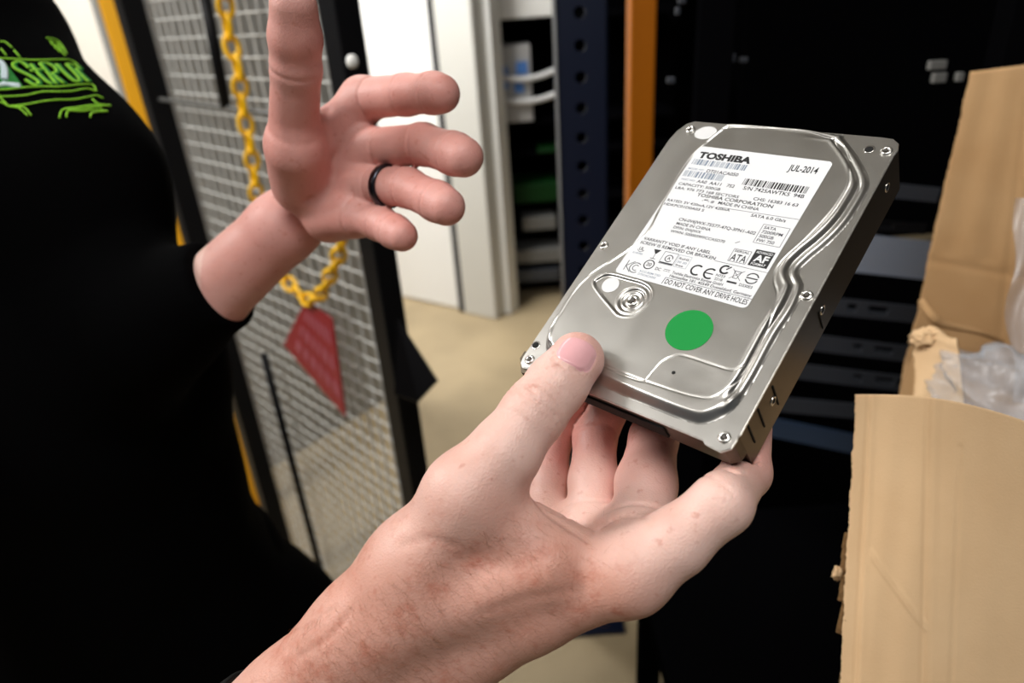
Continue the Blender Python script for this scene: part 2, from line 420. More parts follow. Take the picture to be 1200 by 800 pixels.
# (b) navy perforated upright and the orange upright behind it
bp0 = P(684, 150, 1.2)
def blue_upright():
    t = empty('rack_upright', (bp0[0], bp0[1], 0), 'navy blue perforated steel rack upright behind the hard drive', 'rack upright')
    w, zz, pitch, hr = 0.086, 2.4, 0.05, 0.0098
    sw = 0.03
    bm = bmesh.new()
    # face plate with a real row of round holes: every cell is a quad frame round an octagon hole
    V = []; F = []
    n = 16
    cells = int(zz / pitch)
    hz = bp0[2] % pitch
    cx = -0.004
    for i in range(cells):
        z0 = i * pitch; zc = z0 + pitch / 2
        ring = [(cx + hr * math.cos(2 * math.pi * (j + .5) / n), zc + hr * math.sin(2 * math.pi * (j + .5) / n)) for j in range(n)]
        outer = []
        for j in range(n):
            a = 2 * math.pi * (j + .5) / n; c_, s_ = math.cos(a), math.sin(a)
            kx = (w / 2 - cx if c_ > 0 else w / 2 + cx) / abs(c_); ky = pitch / 2 / abs(s_)
            outer.append((cx + c_ * min(kx, ky), zc + s_ * min(kx, ky)))
        # corners
        for y in (0.0, 0.0035):
            base = len(V)
            V += [(x, y, z) for x, z in ring] + [(x, y, z) for x, z in outer]
            for j in range(n):
                F.append((base + j, base + (j + 1) % n, base + n + (j + 1) % n, base + n + j))
            cor = [(w / 2, z0 + pitch), (-w / 2, z0 + pitch), (-w / 2, z0), (w / 2, z0)]
            for (x, z) in cor:
                aa = math.atan2(z - zc, x - cx)
                js = sorted(range(n), key=lambda j: abs((2 * math.pi * (j + .5) / n - aa + math.pi) % (2 * math.pi) - math.pi))[:2]
                V.append((x, y, z)); F.append((base + n + js[0], base + n + js[1], len(V) - 1))
        for j in range(n):
            F.append((base + j, base + (j + 1) % n, base - n * 2 - 4 + (j + 1) % n, base - n * 2 - 4 + j))
    V = np.array(V) + [bp0[0], bp0[1], 0]
    mesh_obj('front_face', V, F, M_blue, t)
    for sx in (-1, 1):
        m_ = MB(); m_.box((bp0[0] + sx * (w / 2 - .0018), bp0[1] + .035, zz / 2), (.0018, 0, 0), (0, .035, 0), (0, 0, zz / 2), .0005); m_.build('side_flange', M_blue, t)
    m_ = MB(); m_.box((bp0[0], bp0[1] + .04, .006), (.08, 0, 0), (0, .07, 0), (0, 0, .006), .001); m_.build('foot_plate', M_blue, t)
    return t
blue_upright()
op = P(750, 100, 1.55)
t = empty('orange_post', (op[0], op[1], 0), 'orange painted steel post standing right of the navy upright', 'post')
b = MB(); vbox(b, op, (1, 0.03), 0.056, 0.05, .01, 2.4, .004); b.build('shaft', M_orange, t)
b = MB(); vbox(b, op, (1, .03), .12, .12, 0, .01, .002); b.build('foot_plate', M_orange, t)

# (c) rack of slotted steel rails on the right
SD = np.array([0.985, -0.17])
s0 = P(960, 400, 0.95)
def srp(px, py): return on_plan(px, py, s0[:2], SD)
cen = srp(985, 400)
rk = empty('slotted_rack', (cen[0], cen[1], 0), 'dark rack of slotted steel rails seen behind the hard drive', 'rack')
vz = np.array([0, 0, 1.0])
def rail(x0, y0, x1, y1, th, m, slots, name):
    a, c = srp(x0, y0), srp(x1, y1); u = c - a; Ln = np.linalg.norm(u); u /= Ln
    v = np.cross(u, [0, 1, 0]); v = vz - u * (vz @ u); v /= np.linalg.norm(v); w = np.cross(u, v)
    h = th / 800 * 0.95 / 2
    V = []; F = []
    # outline with rounded slots cut out: build strips along u
    cuts = []
    for (f, wd) in slots: cuts.append((f * Ln - wd / 2, f * Ln + wd / 2))
    xs = sorted(set([0, Ln] + [c for cc in cuts for c in cc]))
    mb = MB()
    for i in range(len(xs) - 1):
        x_0, x_1 = xs[i], xs[i + 1]; mid_ = (x_0 + x_1) / 2
        inside = any(c0 < mid_ < c1_ for c0, c1_ in cuts)
        if inside:
            for sgn_ in (1, -1):
                mb.box(a + u * mid_ + v * sgn_ * h * 0.75, u * (x_1 - x_0) / 2, v * h * .25, w * .0015)
        else:
            mb.box(a + u * mid_, u * (x_1 - x_0) / 2, v * h, w * .0015)
    mb.box(a + u * Ln / 2 - v * h - w * 0.01, u * Ln / 2, v * .0012, w * .012)
    return mb.build(name, m, rk)
rail(850, 203, 1100, 228, 14, M_rail, [], 'rail')
rail(850, 250, 1085, 268, 11, M_black, [(.8, .02)], 'rail')
rail(840, 278, 1100, 306, 42, M_tray, [], 'tray_front')
for (x0, y0, x1, y1) in ((820, 342, 1085, 369), (800, 382, 1072, 415), (800, 418, 1060, 449), (790, 462, 1060, 486)):
    Lp = x1 - x0
    rail(x0, y0, x1, y1, 19, M_rail, [((1000 - x0 + (820 - x0) * .3) / Lp, .013), ((1030 - x0 + (820 - x0) * .3) / Lp, .026), (.985, .012)], 'rail')
rail(800, 478, 1003, 520, 26, M_bluegrey, [], 'rail')
for x in (815, 1105):
    p = srp(x, 400); m_ = MB(); vbox(m_, p, SD, .04, .04, 0, 2.2, .002); m_.build('upright', M_blackmatte, rk)
m_ = MB(); vbox(m_, (1.78, 1.40), (1, 0), 2.6, .01, 0.94, 2.6); m_.build('back_panel', M_blackmatte, rk)  # black sheet added so the area behind the rails stays dark
m_ = MB(); vbox(m_, (1.55, 1.36), (1, 0), 2.74, .01, 0.0, 0.94); m_.build('back_panel', M_blackmatte, rk)  # lower black sheet, added to cover the lit floor with darkness
# glints of light on the dark rack, set as small grey blocks
for (x, y, w, h) in ((1098, 76, 16, 8), (1100, 91, 12, 9), (1124, 90, 6, 8)):
    c_ = srp(x, y); m_ = MB(); m_.box(c_, (w * .0006, 0, 0), (0, .004, 0), (0, 0, h * .0006), .001); m_.build('clip', M_slat, rk)
for (x, y, w, h) in ((858, 68, 6, 9), (871, 70, 9, 6), (786, 94, 9, 7), (799, 1, 8, 6), (794, 13, 5, 8)):
    c_ = srp(x, y); m_ = MB(); m_.box(c_, (w * .0005, 0, 0), (0, .004, 0), (0, 0, h * .0005), .001); m_.build('clip', M_rail, rk)

# ------------------------------------------------------------------ cardboard box
def panel(name, TL, TR, BR, BL, th, nu, nv, m, parent, top=None, left=None, disp=None, jag=0.0, seed=1):
    """thick sheet between four corners; top/left: edge offsets in metres; disp: relief"""
    TL, TR, BR, BL = map(np.array, (TL, TR, BR, BL))
    n = np.cross(TR - TL, BL - TL); n /= np.linalg.norm(n)
    if n @ (CAM_P - TL) < 0: n = -n
    uu, vv = np.meshgrid(np.linspace(0, 1, nu + 1), np.linspace(0, 1, nv + 1), indexing='ij')
    ev = (TL - BL) / np.linalg.norm(TL - BL); eu = (TR - TL) / np.linalg.norm(TR - TL)
    pts = ((TL[None, None] * (1 - uu)[..., None] + TR * uu[..., None]) * (1 - vv)[..., None] + (BL * (1 - uu)[..., None] + BR * uu[..., None]) * vv[..., None])
    rr = np.random.default_rng(seed)
    if top is not None: pts += ev * (top(uu) * (1 - vv) ** 3)[..., None]
    if jag:
        j = np.cumsum(rr.normal(0, jag, nv + 1)); j -= np.linspace(j[0], j[-1], nv + 1)
        j += rr.normal(0, jag * .6, nv + 1)
        pts += eu * (j[None, :, None] * (np.clip(1 - uu * 14, 0, 1))[..., None])
        j2 = rr.normal(0, jag * .25, nu + 1)
        pts += ev * (j2[:, None, None] * (np.clip(1 - vv * 30, 0, 1))[..., None])
    if left is not None: pts += eu * (left(vv) * np.clip(1 - uu * 10, 0, 1))[..., None]
    front = pts.copy()
    if disp is not None: front = front + n * disp(uu, vv)[..., None]
    back = front - n * th
    N = (nu + 1) * (nv + 1)
    idx = lambda i, j: i * (nv + 1) + j
    V = np.concatenate([front.reshape(-1, 3), back.reshape(-1, 3)])
    F = []; E = []
    for i in range(nu):
        for j in range(nv):
            F.append((idx(i, j), idx(i + 1, j), idx(i + 1, j + 1), idx(i, j + 1)))
            F.append((N + idx(i, j + 1), N + idx(i + 1, j + 1), N + idx(i + 1, j), N + idx(i, j)))
    for i in range(nu):
        E.append((idx(i, 0), N + idx(i, 0), N + idx(i + 1, 0), idx(i + 1, 0)))
        E.append((idx(i, nv), idx(i + 1, nv), N + idx(i + 1, nv), N + idx(i, nv)))
    for j in range(nv):
        E.append((idx(0, j), idx(0, j + 1), N + idx(0, j + 1), N + idx(0, j)))
        E.append((idx(nu, j), N + idx(nu, j), N + idx(nu, j + 1), idx(nu, j + 1)))
    o = mesh_obj(name, V, F + E, m, parent, False)
    o.data.materials.append(M_tape)
    mi = np.r_[np.zeros(len(F), int), np.ones(len(E), int)]; o.data.polygons.foreach_set('material_index', mi)
    sm = np.r_[np.ones(len(F), bool), np.zeros(len(E), bool)]; o.data.polygons.foreach_set('use_smooth', sm)
    return o
ridge = lambda x, c, w: np.exp(-((x - c) / w) ** 2)
def front_disp(u, v):
    d = -0.0009 * ridge(u, .37 + .02 * v, .012) + .0006 * ridge(u, .41 + .02 * v, .02) - .0007 * ridge(u, .53 - .02 * v, .012) * (v > .12)
    d += .0006 * ridge(u, .10, .015) - .0008 * ridge(u, .075, .012)
    # diagonal dent
    dd_ = np.abs((v - .46) - (u - .14) * .72); on = (u > .12) & (u < .40)
    d += on * (.0010 * np.exp(-((dd_ - .006) / .008) ** 2) - .0010 * np.exp(-((dd_ + .004) / .006) ** 2))
    d += .0025 * np.sin(u * 3.0) + .0004 * np.sin(u * 37 + v * 4)
    return d
FT = [P(1002, 462, .400), P(1255, 508, .345), P(1255, 880, .345), P(979, 880, .385)]
boxc = P(1190, 640, .50)
cb = empty('cardboard_box', (boxc[0], boxc[1], 0.80), 'open brown cardboard box with a torn front flap at the right', 'box')
panel('front_flap', FT[0], FT[1], FT[2], FT[3], .004, 120, 150, M_card, cb, top=lambda u: .006 * np.sin(np.clip(u * 3.4, 0, math.pi)) , disp=front_disp, jag=.00022)
# second torn ply behind the left edge
b = MB()
nn_ = np.array(FT[1]) - np.array(FT[0]); nn_ /= np.linalg.norm(nn_)
rnd = random.Random(5)
for i in range(9):
    f = 0.42 + i * 0.03
    c_ = np.array(FT[0]) * (1 - f) + np.array(FT[3]) * f
    w = rnd.uniform(.0006, .0022)
    back_ = (c_ - CAM_P) / np.linalg.norm(c_ - CAM_P)
    b.box(c_ - nn_ * w * .3 + back_ * .0035, nn_ * w, np.array([0, 0, .006]), back_ * .0007, .0005)
b.build('torn_ply', M_tape, cb)
def crumple(center, R, seed, nu=70, nv=50, amp=.35):
    V = []; F = []
    for i in range(nu):
        for j in range(nv + 1):
            th = 2 * math.pi * i / nu; ph = math.pi * j / nv
            d = Vector((math.sin(ph) * math.cos(th), math.sin(ph) * math.sin(th), math.cos(ph)))
            q_ = d * 1.6 + Vector((seed, 0, 0))
            f = 1 + amp * (abs(mnoise.noise(q_ * 1.2)) * -1.2 + .5 * abs(mnoise.noise(q_ * 2.9)) + .25 * abs(mnoise.noise(q_ * 6)))
            V.append((center[0] + d.x * R[0] * f, center[1] + d.y * R[1] * f, center[2] + d.z * R[2] * f))
    for i in range(nu):
        for j in range(nv):
            F.append((i * (nv + 1) + j, ((i + 1) % nu) * (nv + 1) + j, ((i + 1) % nu) * (nv + 1) + j + 1, i * (nv + 1) + j + 1))
    return V, F
b = MB(); b.add(*crumple(P(981, 672, .395), (.0028, .002, .0055), 2.2, 20, 14, .9))
b.build('paper_scrap', M_card, cb, True)
def back_disp(u, v):
    d = -.0012 * ridge(v, .52, .008) - .0012 * ridge(v, .845, .012) + .004 * ridge(v, .9, .03)
    d -= .0010 * ridge(u, .40 + .05 * v, .02) + .0008 * ridge(u, .8 + .02 * v, .02)
    d += .0006 * np.sin(u * 30 + v * 3) * (v < .5)
    return d
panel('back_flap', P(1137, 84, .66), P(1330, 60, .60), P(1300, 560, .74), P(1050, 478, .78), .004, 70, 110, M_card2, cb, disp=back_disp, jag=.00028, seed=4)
cr = catmull([P(1080, 352, .70), P(1090, 368, .69), P(1102, 378, .69), P(1120, 383, .69), P(1150, 390, .69), P(1175, 400, .70)], 8, False)
MB().tube(cr, np.interp(np.linspace(0, 1, len(cr)), [0, .3, 1], [.004, .0055, .002]), 8).build('fold_ridge', M_card2, cb, True)
# inner flap, folded and crumpled at its top
panel('inner_flap', P(1075, 392, .58), P(1122, 388, .56), P(1132, 490, .54), P(1068, 490, .57), .004, 24, 30, M_card, cb, top=lambda u: .006 * np.sin(u * 5), disp=lambda u, v: .003 * np.sin(u * 3) + .002 * ridge(v, .1, .05), jag=.0004, seed=8)
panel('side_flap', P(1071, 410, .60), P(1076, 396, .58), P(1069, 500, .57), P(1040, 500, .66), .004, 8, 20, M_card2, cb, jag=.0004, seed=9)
b = MB(); b.add(*crumple(P(1087, 397, .575), (.014, .010, .0095), 5.2, 40, 28, .55))
b.build('crumpled_corner', M_card, cb, True)
# hidden walls and base of the box
q = [np.array(FT[3]), np.array(FT[2])]
zb = 0.82
fl2, fr2 = q[0] * 1.0, q[1] * 1.0
bl2 = P(1050, 478, .78); br2 = P(1300, 560, .74)
def wallp(name, a, c, m): 
    a_, c_ = np.array(a), np.array(c); lo = lambda p: np.array([p[0], p[1], zb])
    return panel(name, a_, c_, lo(c_), lo(a_), .004, 4, 4, m, cb)
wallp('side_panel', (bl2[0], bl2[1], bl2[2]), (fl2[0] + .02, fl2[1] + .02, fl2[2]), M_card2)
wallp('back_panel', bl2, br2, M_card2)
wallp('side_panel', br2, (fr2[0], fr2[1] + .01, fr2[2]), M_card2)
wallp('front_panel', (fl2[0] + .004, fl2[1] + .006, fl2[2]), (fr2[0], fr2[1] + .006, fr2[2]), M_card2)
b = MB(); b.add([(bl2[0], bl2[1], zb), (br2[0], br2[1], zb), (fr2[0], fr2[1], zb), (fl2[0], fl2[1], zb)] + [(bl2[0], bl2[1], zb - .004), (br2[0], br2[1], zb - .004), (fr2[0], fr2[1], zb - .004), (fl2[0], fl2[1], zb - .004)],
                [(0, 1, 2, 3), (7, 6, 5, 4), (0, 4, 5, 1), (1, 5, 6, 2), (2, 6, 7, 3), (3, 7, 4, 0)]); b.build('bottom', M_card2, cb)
# cart that carries the box
cc = (bl2 + br2 + fl2 + fr2) / 4
ct = empty('black_cart', (cc[0], cc[1], 0), 'matte black cart under the cardboard box', 'cart')
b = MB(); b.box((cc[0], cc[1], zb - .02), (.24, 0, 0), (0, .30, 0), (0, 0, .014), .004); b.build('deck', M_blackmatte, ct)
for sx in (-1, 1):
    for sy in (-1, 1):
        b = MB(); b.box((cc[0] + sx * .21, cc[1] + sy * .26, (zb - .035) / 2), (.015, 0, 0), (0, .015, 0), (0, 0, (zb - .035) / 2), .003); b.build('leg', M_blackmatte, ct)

# clear plastic bag stuffed into the box
def plastic():
    m = bpy.data.materials.new('clear_polythene'); m.use_nodes = True; nt = m.node_tree
    b_ = nt.nodes['Principled BSDF']; b_.inputs['Base Color'].default_value = (.55, .58, .63, 1); b_.inputs['Roughness'].default_value = .25
    b_.inputs['Specular IOR Level'].default_value = .8
    b_.inputs['Alpha'].default_value = .32
    return m
M_bag = plastic()
bg = MB(); bg.add(*crumple(P(1195, 478, .52), (.055, .07, .040), 3.1))
o = tag(bg.build('plastic_bag', M_bag, None, True), 'crumpled clear plastic bag inside the cardboard box', 'bag')
bg = MB()
vs = []; fs = []
nu, nv = 14, 40
for i in range(nu + 1):
    for j in range(nv + 1):
        px = 1186 + 60 * i / nu + 5 * math.sin(j * .16 + 1) - 4 * math.sin(j * .35); py = 232 + 240 * j / nv
        vs.append(tuple(P(px, py, .55 + .006 * math.sin(i * .9 + j * .25))))
for i in range(nu):
    for j in range(nv): fs.append((i * (nv + 1) + j, (i + 1) * (nv + 1) + j, (i + 1) * (nv + 1) + j + 1, i * (nv + 1) + j + 1))
bg.add(vs, fs); bg.build('bag_mouth', M_bag, o, True, False)


# ------------------------------------------------------------------ hard disk drive
DR = np.array([[0.7179937682092616, 0.5441593352346346, -0.43402254168379967], [0.27953753457238195, -0.7964834402670165, -0.5361649896679302], [-0.6374509515075331, 0.26363753006242874, -0.7239831055796275]])
DT = np.array([3.89553036846677, 7.462846275077529, 299.88356281125816])      # mm, camera axes
def d2c(v): return np.asarray(v, float) @ DR.T + DT          # drive mm -> camera mm
def c2d(v): return (np.asarray(v, float) - DT) @ DR
hw = np.eye(4); hw[:3, :3] = M3 @ DR; hw[:3, 3] = c2w(DT / 1000)
hdd = bpy.data.objects.new('hard_disk_drive', None); COL.objects.link(hdd); hdd.empty_display_size = .02
hdd.matrix_world = Matrix(hw.tolist())
tag(hdd, 'silver hard disk drive with white printed label and green dot held in a hand', 'hard disk drive')

def metal(name, rgb, rough, brush=0.0, aniso=0.0):
    m = mat(name, rgb, rough, 1.0)
    nt = m.node_tree; b = nt.nodes['Principled BSDF']
    tc = nt.nodes.new('ShaderNodeTexCoord')
    n = nt.nodes.new('ShaderNodeTexNoise'); n.inputs['Scale'].default_value = 60; n.inputs['Detail'].default_value = 5
    nt.links.new(tc.outputs['Object'], n.inputs['Vector'])
    mr = nt.nodes.new('ShaderNodeMapRange'); mr.inputs[3].default_value = rough - .05; mr.inputs[4].default_value = rough + .07
    nt.links.new(n.outputs['Fac'], mr.inputs[0]); nt.links.new(mr.outputs[0], b.inputs['Roughness'])
    return m
M_lid = metal('brushed_lid_steel', (196, 194, 190), 0.30)
M_cast = metal('dark_cast_aluminium', (92, 84, 72), 0.34)
M_screw = metal('bright_screw', (232, 230, 226), 0.22)
M_socket = mat('grey_socket', (84, 80, 76), .5, .5)
M_dark = mat('black_recess', (0.01, 0.01, 0.01), 0.7, spec=.2, lin=True)
M_label = mat('label_white', (214, 215, 217), 0.5, spec=.3)
M_ink = mat('black_ink', (14, 14, 16), 0.6)
M_fade = mat('grey_ink', (120, 132, 148), 0.6)
M_ink2 = mat('blue_black_ink', (22, 25, 34), 0.6)
M_gdot = mat('green_sticker', (0, 132, 54), 0.6, spec=.25)
M_foil = mat('pale_foil', (214, 214, 214), 0.5, 0.2)
MM = .001
def hb(mb, name, m, parent=None, smooth=False):
    mb.V = [(x * MM, y * MM, z * MM) for x, y, z in mb.V]
    return mb.build(name, m, parent or hdd, smooth, world=False)
# casting
side_prof = [(1.0, 3.0), (1.0, 145.0), (4.0, 146.6), (98.5, 146.6), (101.4, 144), (101.4, 11.0), (101.4, 3.0)]
b = MB()
b.prism([(0.6, 4), (101.2, 4), (101.2, 143.5), (98.6, 146.4), (5.5, 146.4), (0.6, 139.5)], -25.0, -1.05)
b.prism([(2.0, 12), (99.6, 12), (99.6, 143), (97.6, 145.2), (6.5, 145.2), (2.0, 139)], -26.1, -25.0)
b.prism([(3.5, -2.2), (98.0, -2.2), (100.9, 0.5), (101.2, 4.2), (0.4, 4.2), (-1.6, 1.5)], -14.5, -1.05)
b.prism([(-1.9, 4.5), (-1.9, 0.6), (3.2, -5.4), (8.5, -4.6), (9, 4.5)], -13.5, -1.6)
hb(b, 'casting', M_cast)
# near-end connector face and circuit board underneath
b = MB(); b.prism([(2, 6), (99.6, 6), (99.6, 60), (2, 60)], -26.6, -26.1); hb(b, 'circuit_board', mat('dark_green_board', (14, 40, 26), .4))
b = MB(); b.box((45, -1.4, -9), (28, 0, 0), (0, 1.6, 0), (0, 0, 4), .4); b.box((20, -1.4, -9), (6, 0, 0), (0, 1.4, 0), (0, 0, 3), .4); hb(b, 'connector', M_dark)
# step marks on the right side wall
b = MB()
for y in (9.5, 17.0, 28.0):
    b = MB(); b.box((101.3, y, -9 - (y - 9) * .15), (.25, 0, 0), (0, .35, 0), (0, 0, 7), .05); hb(b, 'side_groove', M_dark)
b = MB(); b.box((101.3, 66, -16), (.2, 0, 0), (0, .3, .3), (0, -.4, 6), .05); hb(b, 'side_groove', M_dark)
for y, z in ((68.6, -12.5), (26.0, -12.5), (131, -11.0)):
    T = np.eye(4); T[:3, :3] = np.array([[0, 0, 1], [0, 1, 0], [-1, 0, 0]]); T[:3, 3] = (101.2, y, z)
    b = MB(); b.lathe([(1.1, -.3), (1.9, -.3), (2.1, .25), (1.3, .35), (1.1, .1)], 18, T); o = hb(b, 'side_screw_hole', M_screw, None, True)
    b = MB(); b.lathe([(0, 0.2), (1.15, .3), (0, .38)], 14, T); hb(b, 'hole_core', M_dark, o)

# lid flange
LID = [(0.3, 1.4), (1.0, -1.7), (3.2, -3.6), (6.3, -3.2), (7.2, -2.2), (9.6, -2.7), (90.6, -2.7), (91.6, -3.6), (93.2, -3.9), (98.2, -4.2), (101.0, -1.6), (101.4, 2.2), (101.0, 3.2), (101.6, 4.4),
       (101.6, 138), (102.0, 141.0), (100.9, 144.6), (98.0, 146.8), (94, 147.2), (7.6, 147.4), (4.0, 145.4), (1.2, 140), (0.2, 134)]
b = MB(); b.prism(LID, -1.0, 0.0); fl_o = hb(b, 'lid_flange', M_lid)
bm = bmesh.new(); bm.from_mesh(fl_o.data); bmesh.ops.bevel(bm, geom=[e for e in bm.edges if abs(e.verts[0].co.z) < 1e-7 and abs(e.verts[1].co.z) < 1e-7], offset=.00035, segments=2, affect='EDGES'); bm.to_mesh(fl_o.data); bm.free()

# raised lid plateau: a real relief over a fine grid
OUT = catmull([(28.5, 146.4), (24.5, 143.5), (19.5, 131.3), (17.0, 120.2), (17.6, 104), (18.6, 88.1), (19.6, 75.5), (15.5, 65), (10.3, 56.6), (5.6, 48), (3.4, 38), (3.6, 26), (4.6, 16.1), (9.4, 7.6), (18.2, 3.4), (40.2, 2.0), (60.0, 1.2), (80.5, 1.2), (88.8, 3.2), (94.9, 11.4), (96.6, 24.4), (96.4, 44.9),
               (97.2, 58.1), (95.9, 68.5), (91.6, 74.6), (92.6, 80.5), (95.8, 88.6), (98.4, 97.5), (99.6, 107.8), (98.9, 121.5), (91.4, 132.9), (80.5, 144.0), (76.5, 146.4), (52, 146.8)], 7)
INN = catmull([(28.3, 142.0), (21.9, 130.1), (20.0, 116), (21.2, 87.1), (20.5, 72), (12.8, 55.8), (6.2, 42), (6.6, 21.4), (11.4, 10.4), (40, 9.9), (61.1, 9.6), (80.5, 10.8), (88.0, 14.3), (92.4, 27.0), (91.5, 48.2), (89.2, 60.4), (84.6, 68.0), (84.1, 76.3), (88.8, 91.3), (92.1, 108.7), (90.2, 124.0), (75.0, 142.5)], 7)
GRV = catmull([(39.6, 8.6), (58.2, 8.9), (60.3, 11.5), (60.9, 15.0), (62.4, 20.6), (66.4, 24.4), (72, 25.1), (80.8, 25.2), (88.2, 25.6), (91.3, 29)], 6, False)
REC = catmull([(13.6, 44.0), (14.0, 48.5), (17.5, 50.8), (26, 51.0), (35.4, 50.7), (40.6, 47.8), (42.3, 42.0), (39.5, 35.6), (34.2, 33.6), (28.6, 35.6)], 7)
stp = 0.3
gx = np.arange(1.5, 101.2, stp); gy = np.arange(-0.5, 147.2, stp)
GX, GY = np.meshgrid(gx, gy, indexing='ij'); Q = np.c_[GX.ravel(), GY.ravel()]
do, io = seg_dist(Q, OUT); so = np.where(io, do, -do)
di, ii = seg_dist(Q, INN); dg, _ = seg_dist(Q, GRV, False); dr, ir = seg_dist(Q, REC); sr = np.where(ir, dr, -dr)
si = np.where(ii, di, -di)
wgt = sstep(60, 80, Q[:, 0]) * sstep(12, 20, Q[:, 1])                       # the right edge carries the broad double roll
wnear = sstep(16, 8, Q[:, 1])
h1 = 2.6 * sstep(0, 2.2, so)
h1 += .55 * np.exp(-((so - 2.3) / .75) ** 2)
h2 = 1.5 * sstep(0, 2.4, so) - .55 * np.exp(-((so - 3.9) / .7) ** 2) + 1.1 * sstep(3.6, 6.2, so)
h3 = 2.7 * sstep(0, 4.6, so)
hgt = h1 * (1 - wgt) + h2 * wgt
hgt = hgt * (1 - wnear) + h3 * wnear
hgt += .35 * wgt * np.exp(-((so - 6.0) / 1.0) ** 2) - (.22 + .2 * wgt) * np.exp(-(si / .32) ** 2)
hgt -= .3 * np.exp(-(dg / .30) ** 2)
hgt -= .75 * sstep(-.3, .5, sr); hgt += .12 * np.exp(-((sr + .7) / .4) ** 2)
rc = np.hypot(Q[:, 0] - 34.3, Q[:, 1] - 42.0)
hgt += .45 * np.exp(-((rc - 6.6) / .6) ** 2) * .6 - .6 * sstep(6.0, 5.2, rc) + .5 * np.exp(-((rc - 4.4) / .5) ** 2)
hgt -= .25 * np.exp(-(np.hypot(Q[:, 0] - 78, Q[:, 1] - 17.5) / 8) ** 4)
hgt = np.where(so < 0, -.6, hgt - .02)
keep = so > -1.1
ny = len(gy); ids = -np.ones(len(Q), int); Fq = []
kg = keep.reshape(GX.shape); fq = kg[:-1, :-1] & kg[1:, :-1] & kg[1:, 1:] & kg[:-1, 1:]
ci, cj = np.nonzero(fq); f4 = np.c_[ci * ny + cj, (ci + 1) * ny + cj, (ci + 1) * ny + cj + 1, ci * ny + cj + 1]
used = np.unique(f4); ids[used] = np.arange(len(used))
b = MB(); b.V = [tuple(v) for v in np.c_[Q[used], hgt[used]]]; b.F = ids[f4].tolist()
hb(b, 'lid_plate', M_lid, None, True)
TOPZ = 2.62
def star(r0, r1, n=6, k=48):
    return [((r0 + (r1 - r0) * (0.5 + 0.5 * math.cos(n * a))) * math.cos(a), (r0 + (r1 - r0) * (0.5 + .5 * math.cos(n * a))) * math.sin(a)) for a in np.linspace(0, 2 * math.pi, k, endpoint=False)]
def torx(x, y, z, R=2.6):
    T = np.eye(4); T[:3, 3] = (x, y, z)
    b = MB(); b.lathe([(R * .45, .1), (R, -.2), (R, .35), (R * .82, .75), (R * .5, .8), (R * .45, .3)], 24, T); o = hb(b, 'screw', M_screw, None, True)
    b = MB(); b.prism(star(R * .18, R * .38), .2, .84, T); hb(b, 'screw_socket', M_socket, o)
for x, y in ((8.2, 141.4), (3.7, 66.0), (4.6, 1.0), (97.0, 1.2), (98.3, 65.2), (98.2, 139.6)): torx(x, y, 0.1, 2.3)
torx(34.3, 42.0, 1.2, 3.0)
for x, y in ((91.5, 139.8), (2.8, 8.3)):
    T = np.eye(4); T[:3, 3] = (x, y, 0)
    b = MB(); b.lathe([(1.5, -.2), (2.2, .02), (1.9, .16), (1.5, .1)], 20, T); o = hb(b, 'screw_hole', M_screw, None, True)
    b = MB(); b.lathe([(0, .11), (1.65, .12), (0, .2)], 20, T); hb(b, 'hole_core', M_dark, o)
def disc(name, x, y, z, rx, ry, m, rot=0.0, th=.1):
    T = np.eye(4); c_, s_ = math.cos(rot), math.sin(rot); T[:2, :2] = [[rx * c_, -ry * s_], [rx * s_, ry * c_]]; T[:3, 3] = (x, y, z)
    b = MB(); b.lathe([(0, 0), (1, 0), (1, th), (0, th)], 48, T); return hb(b, name, m)
disc('breather_hole', 68.6, 16.9, TOPZ - .12, .75, .75, M_dark)
disc('round_seal', 20.5, 46.2, TOPZ - .74, 4.0, 4.0, M_foil)
disc('round_seal', 17.0, 140.3, .02, 5.4, 4.2, M_foil, .1)
gd = disc('green_sticker', 64.9, 36.0, TOPZ, 9.4, 9.4, M_gdot); gd['label'] = 'round green sticker on the lid'

# printed label
def rrect(x0, y0, x1, y1, r, n=6):
    out = []
    n = max(n, 1)
    for cx, cy, a0 in ((x1 - r, y1 - r, 0), (x0 + r, y1 - r, 90), (x0 + r, y0 + r, 180), (x1 - r, y0 + r, 270)):
        for k in range(n + 1):
            a = math.radians(a0 + 90 * k / n); out.append((cx + r * math.cos(a), cy + r * math.sin(a)))
    return out
LZ = TOPZ
quad = [(20.6, 129.4), (82.2, 128.6), (81.2, 51.6), (18.9, 52.6)]
pts = []
for (x, y) in rrect(0, 0, 62, 77, 2.0):
    u, v = x / 62, 1 - y / 77
    q_ = np.array(quad); pts.append(tuple((q_[0] * (1 - u) + q_[1] * u) * (1 - v) + (q_[3] * (1 - u) + q_[2] * u) * v))
b = MB(); b.prism(pts, LZ, LZ + .12); lab = hb(b, 'paper_label', M_label); lab['label'] = 'white printed label'
PZ0, PZ1 = LZ + .121, LZ + .15
inks = {'printing': (MB(), M_ink), 'small_printing': (MB(), M_ink2), 'faded_printing': (MB(), M_fade), 'reversed_printing': (MB(), M_label)}
DG = None
_tc = {}
def text_mesh(s, bold=0.0):
    key = (s, bold)
    if key in _tc: return _tc[key]
    cu = bpy.data.curves.new('t', 'FONT'); cu.body = s; cu.offset = bold; cu.resolution_u = 3
    ob = bpy.data.objects.new('t', cu); COL.objects.link(ob)
    dg_ = bpy.context.evaluated_depsgraph_get(); dg_.update()
    me = bpy.data.meshes.new_from_object(ob.evaluated_get(dg_))
    V = np.array([v.co[:] for v in me.vertices]); F = [tuple(p.vertices) for p in me.polygons]
    bpy.data.objects.remove(ob); bpy.data.curves.remove(cu); bpy.data.meshes.remove(me)
    _tc[key] = (V, F); return V, F
